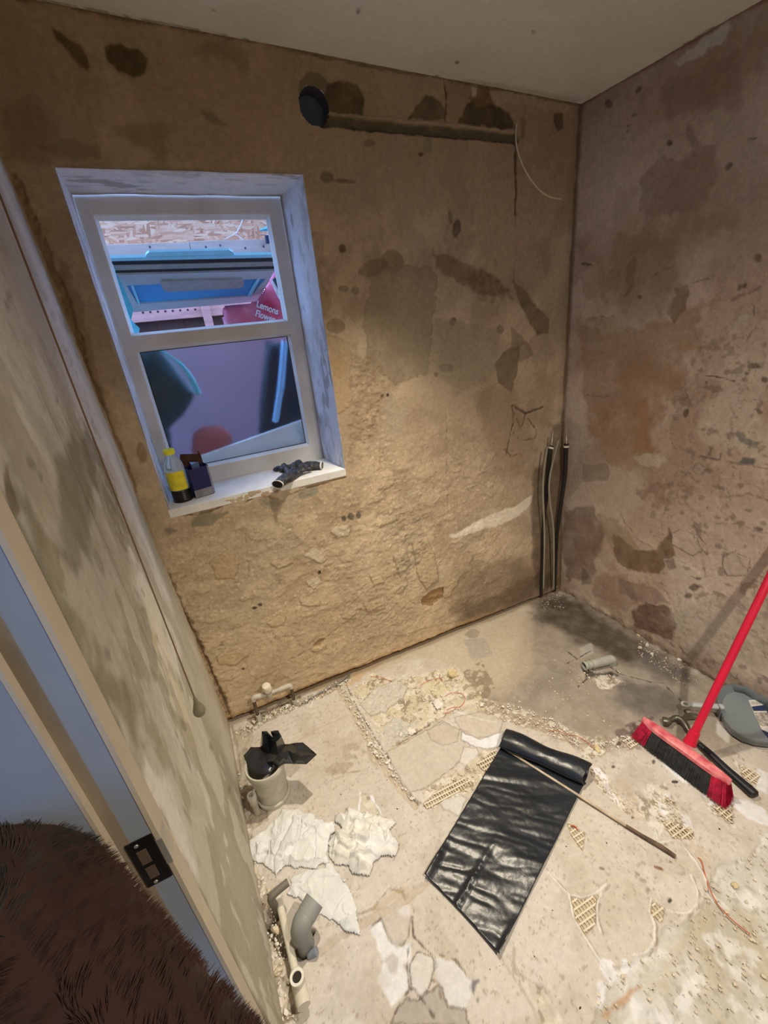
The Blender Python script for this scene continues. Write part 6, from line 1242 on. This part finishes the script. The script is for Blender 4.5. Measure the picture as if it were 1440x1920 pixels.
# ================================================================== brown dog by the doorway
furb=mat('reddish_brown_coat',(.034,.012,.006),rough=.9,var=.35,scale=9,bump=.6,bscale=120); furd=mat('dark_coat_patch',(.026,.020,.014),rough=.9,var=.3,scale=30)
def skin_body():
    # vertices: pelvis, spine, chest, neck, head, muzzle, tail, four legs (hock / elbow joints)
    A=np.array([.035,-1.47,0]); Bv=np.array([-.395,-.895,0])            # pelvis to chest on the floor plan
    f=(Bv-A); L_=np.linalg.norm(f); f/=L_; s_=np.array([-f[1],f[0],0]); pt=lambda a,b,z:tuple(A+f*a+s_*b+np.array([0,0,z]))
    V_=[(pt(.0,0,.89),.145),(pt(.18,0,.925),.155),(pt(.36,0,.965),.162),(pt(.52,.01,1.0),.160),(pt(.66,.03,1.03),.12),(pt(.78,.04,1.09),.115),(pt(.94,.04,1.05),.055),(pt(-.12,0,.86),.05),(pt(-.18,0,.62),.025)]
    Ed=[(0,1),(1,2),(2,3),(3,4),(4,5),(5,6),(0,7),(7,8)]
    for sgn in (-1,1):
        b=len(V_); V_+=[(pt(.04,sgn*.10,.62),.09),(pt(.10,sgn*.11,.42),.055),(pt(-.05,sgn*.11,.24),.032),(pt(-.03,sgn*.11,.05),.028),(pt(.03,sgn*.11,.025),.032)]; Ed+=[(0,b),(b,b+1),(b+1,b+2),(b+2,b+3),(b+3,b+4)]
        b=len(V_); V_+=[(pt(.56,sgn*.10,.66),.08),(pt(.50,sgn*.11,.42),.045),(pt(.56,sgn*.11,.22),.032),(pt(.56,sgn*.11,.05),.028),(pt(.61,sgn*.11,.025),.032)]; Ed+=[(3,b),(b,b+1),(b+1,b+2),(b+2,b+3),(b+3,b+4)]
    me=bpy.data.meshes.new('body'); me.from_pydata([v for v,_ in V_],Ed,[]); o=bpy.data.objects.new('tmp',me); COL.objects.link(o)
    sk_=o.modifiers.new('skin','SKIN'); sk_.use_smooth_shade=True
    for k,(v,r) in enumerate(V_): me.skin_vertices[0].data[k].radius=(r,r)
    me.skin_vertices[0].data[0].use_root=True; sb=o.modifiers.new('s','SUBSURF'); sb.levels=3; sb.render_levels=3
    bpy.context.view_layer.update(); dg=bpy.context.evaluated_depsgraph_get(); m2=bpy.data.meshes.new_from_object(o.evaluated_get(dg)); bpy.data.objects.remove(o); return m2,pt
m2,pt=skin_body(); base=Vector(pt(.28,0,0))
dog=thing('dog','dark reddish-brown shaggy dog standing close to the camera in the doorway','dog',base)
for v in m2.vertices: v.co-=base
body=bpy.data.objects.new('body',m2); COL.objects.link(body); body.parent=dog; m2.materials.append(furb); m2.materials.append(furd)
for p in m2.polygons: p.use_smooth=True
for sgn in (-1,1):
    mb=MB(); e=[pt(.76,sgn*.07+.04,1.17),pt(.72,sgn*.12+.04,1.15),pt(.71,sgn*.145+.04,1.05),pt(.75,sgn*.14+.04,1.0),pt(.80,sgn*.12+.04,1.06)]; mb.add(e,[(0,1,2,3,4)]); o=mb.build('ear',furd,dog); md=o.modifiers.new('s','SOLIDIFY'); md.thickness=.012; sb=o.modifiers.new('ss','SUBSURF'); sb.levels=2; sb.render_levels=2
    mb=MB(); mb.add(*lump_bm(*pt(.86,sgn*.06+.04,1.12),.012,.012,.012,0,1,2)); mb.build('eye',blackp,dog,True)
mb=MB(); mb.add(*lump_bm(*pt(.99,.04,1.05),.02,.02,.016,0,2,2)); mb.build('nose',blackp,dog,True)
# coat: short strands over the whole body
co=np.array([v.co[:] for v in m2.vertices]); tri=[]; ar=[]
for p in m2.polygons:
    c_=co[list(p.vertices)]; tri.append((c_[0],c_[1],c_[2],np.array(p.normal))); ar.append(p.area)
ar=np.array(ar); ar/=ar.sum(); rg=np.random.default_rng(2); ids=rg.choice(len(tri),110000,p=ar)
fv=[];ff=[];fd=[]
for q,i in enumerate(ids):
    a,b,c,nn=tri[i]; r1,r2=rg.random(2); 
    if r1+r2>1: r1,r2=1-r1,1-r2
    p0=a+(b-a)*r1+(c-a)*r2; n=mnoise.noise_vector(Vector(p0)*5); tdir=np.array([n.x-.3,n.y+.2,n.z-.9]); tdir=tdir-nn*(tdir@nn); tdir/=np.linalg.norm(tdir)+1e-6
    ln=.007+.009*rg.random(); tip=p0+nn*ln*.65+tdir*ln; sd_=np.cross(nn,tdir)*.00042; k=len(fv); fv+=[p0-sd_,p0+sd_,p0+nn*ln*.4+tdir*ln*.4+sd_*.7,p0+nn*ln*.4+tdir*ln*.4-sd_*.7,tip]; ff+=[(k,k+1,k+2,k+3),(k+3,k+2,k+4)]
    wp=Vector(p0)+base; u_,v_=proj(wp); dk_=mnoise.noise(Vector(p0)*3.2+Vector((1.7,0,.4)))>.12; fd+=[1 if dk_ else 0]*2
me=mesh('fur',fv,ff); fu=link('fur',me,[furb,furd],dog); me.polygons.foreach_set('material_index',fd); fu['kind']='stuff'
# smooth the metal / plastic things where hard edges meet
for o in list(bpy.data.objects):
    if o.type=='MESH' and o.get('kind') is None and len(o.data.polygons)<4000 and o.data.polygons and o.data.polygons[0].use_smooth and o.name.split('.')[0] not in ('cotton_rag','plastic_sheet','shell','plastic_bag'):
        smooth_angle(o,42)
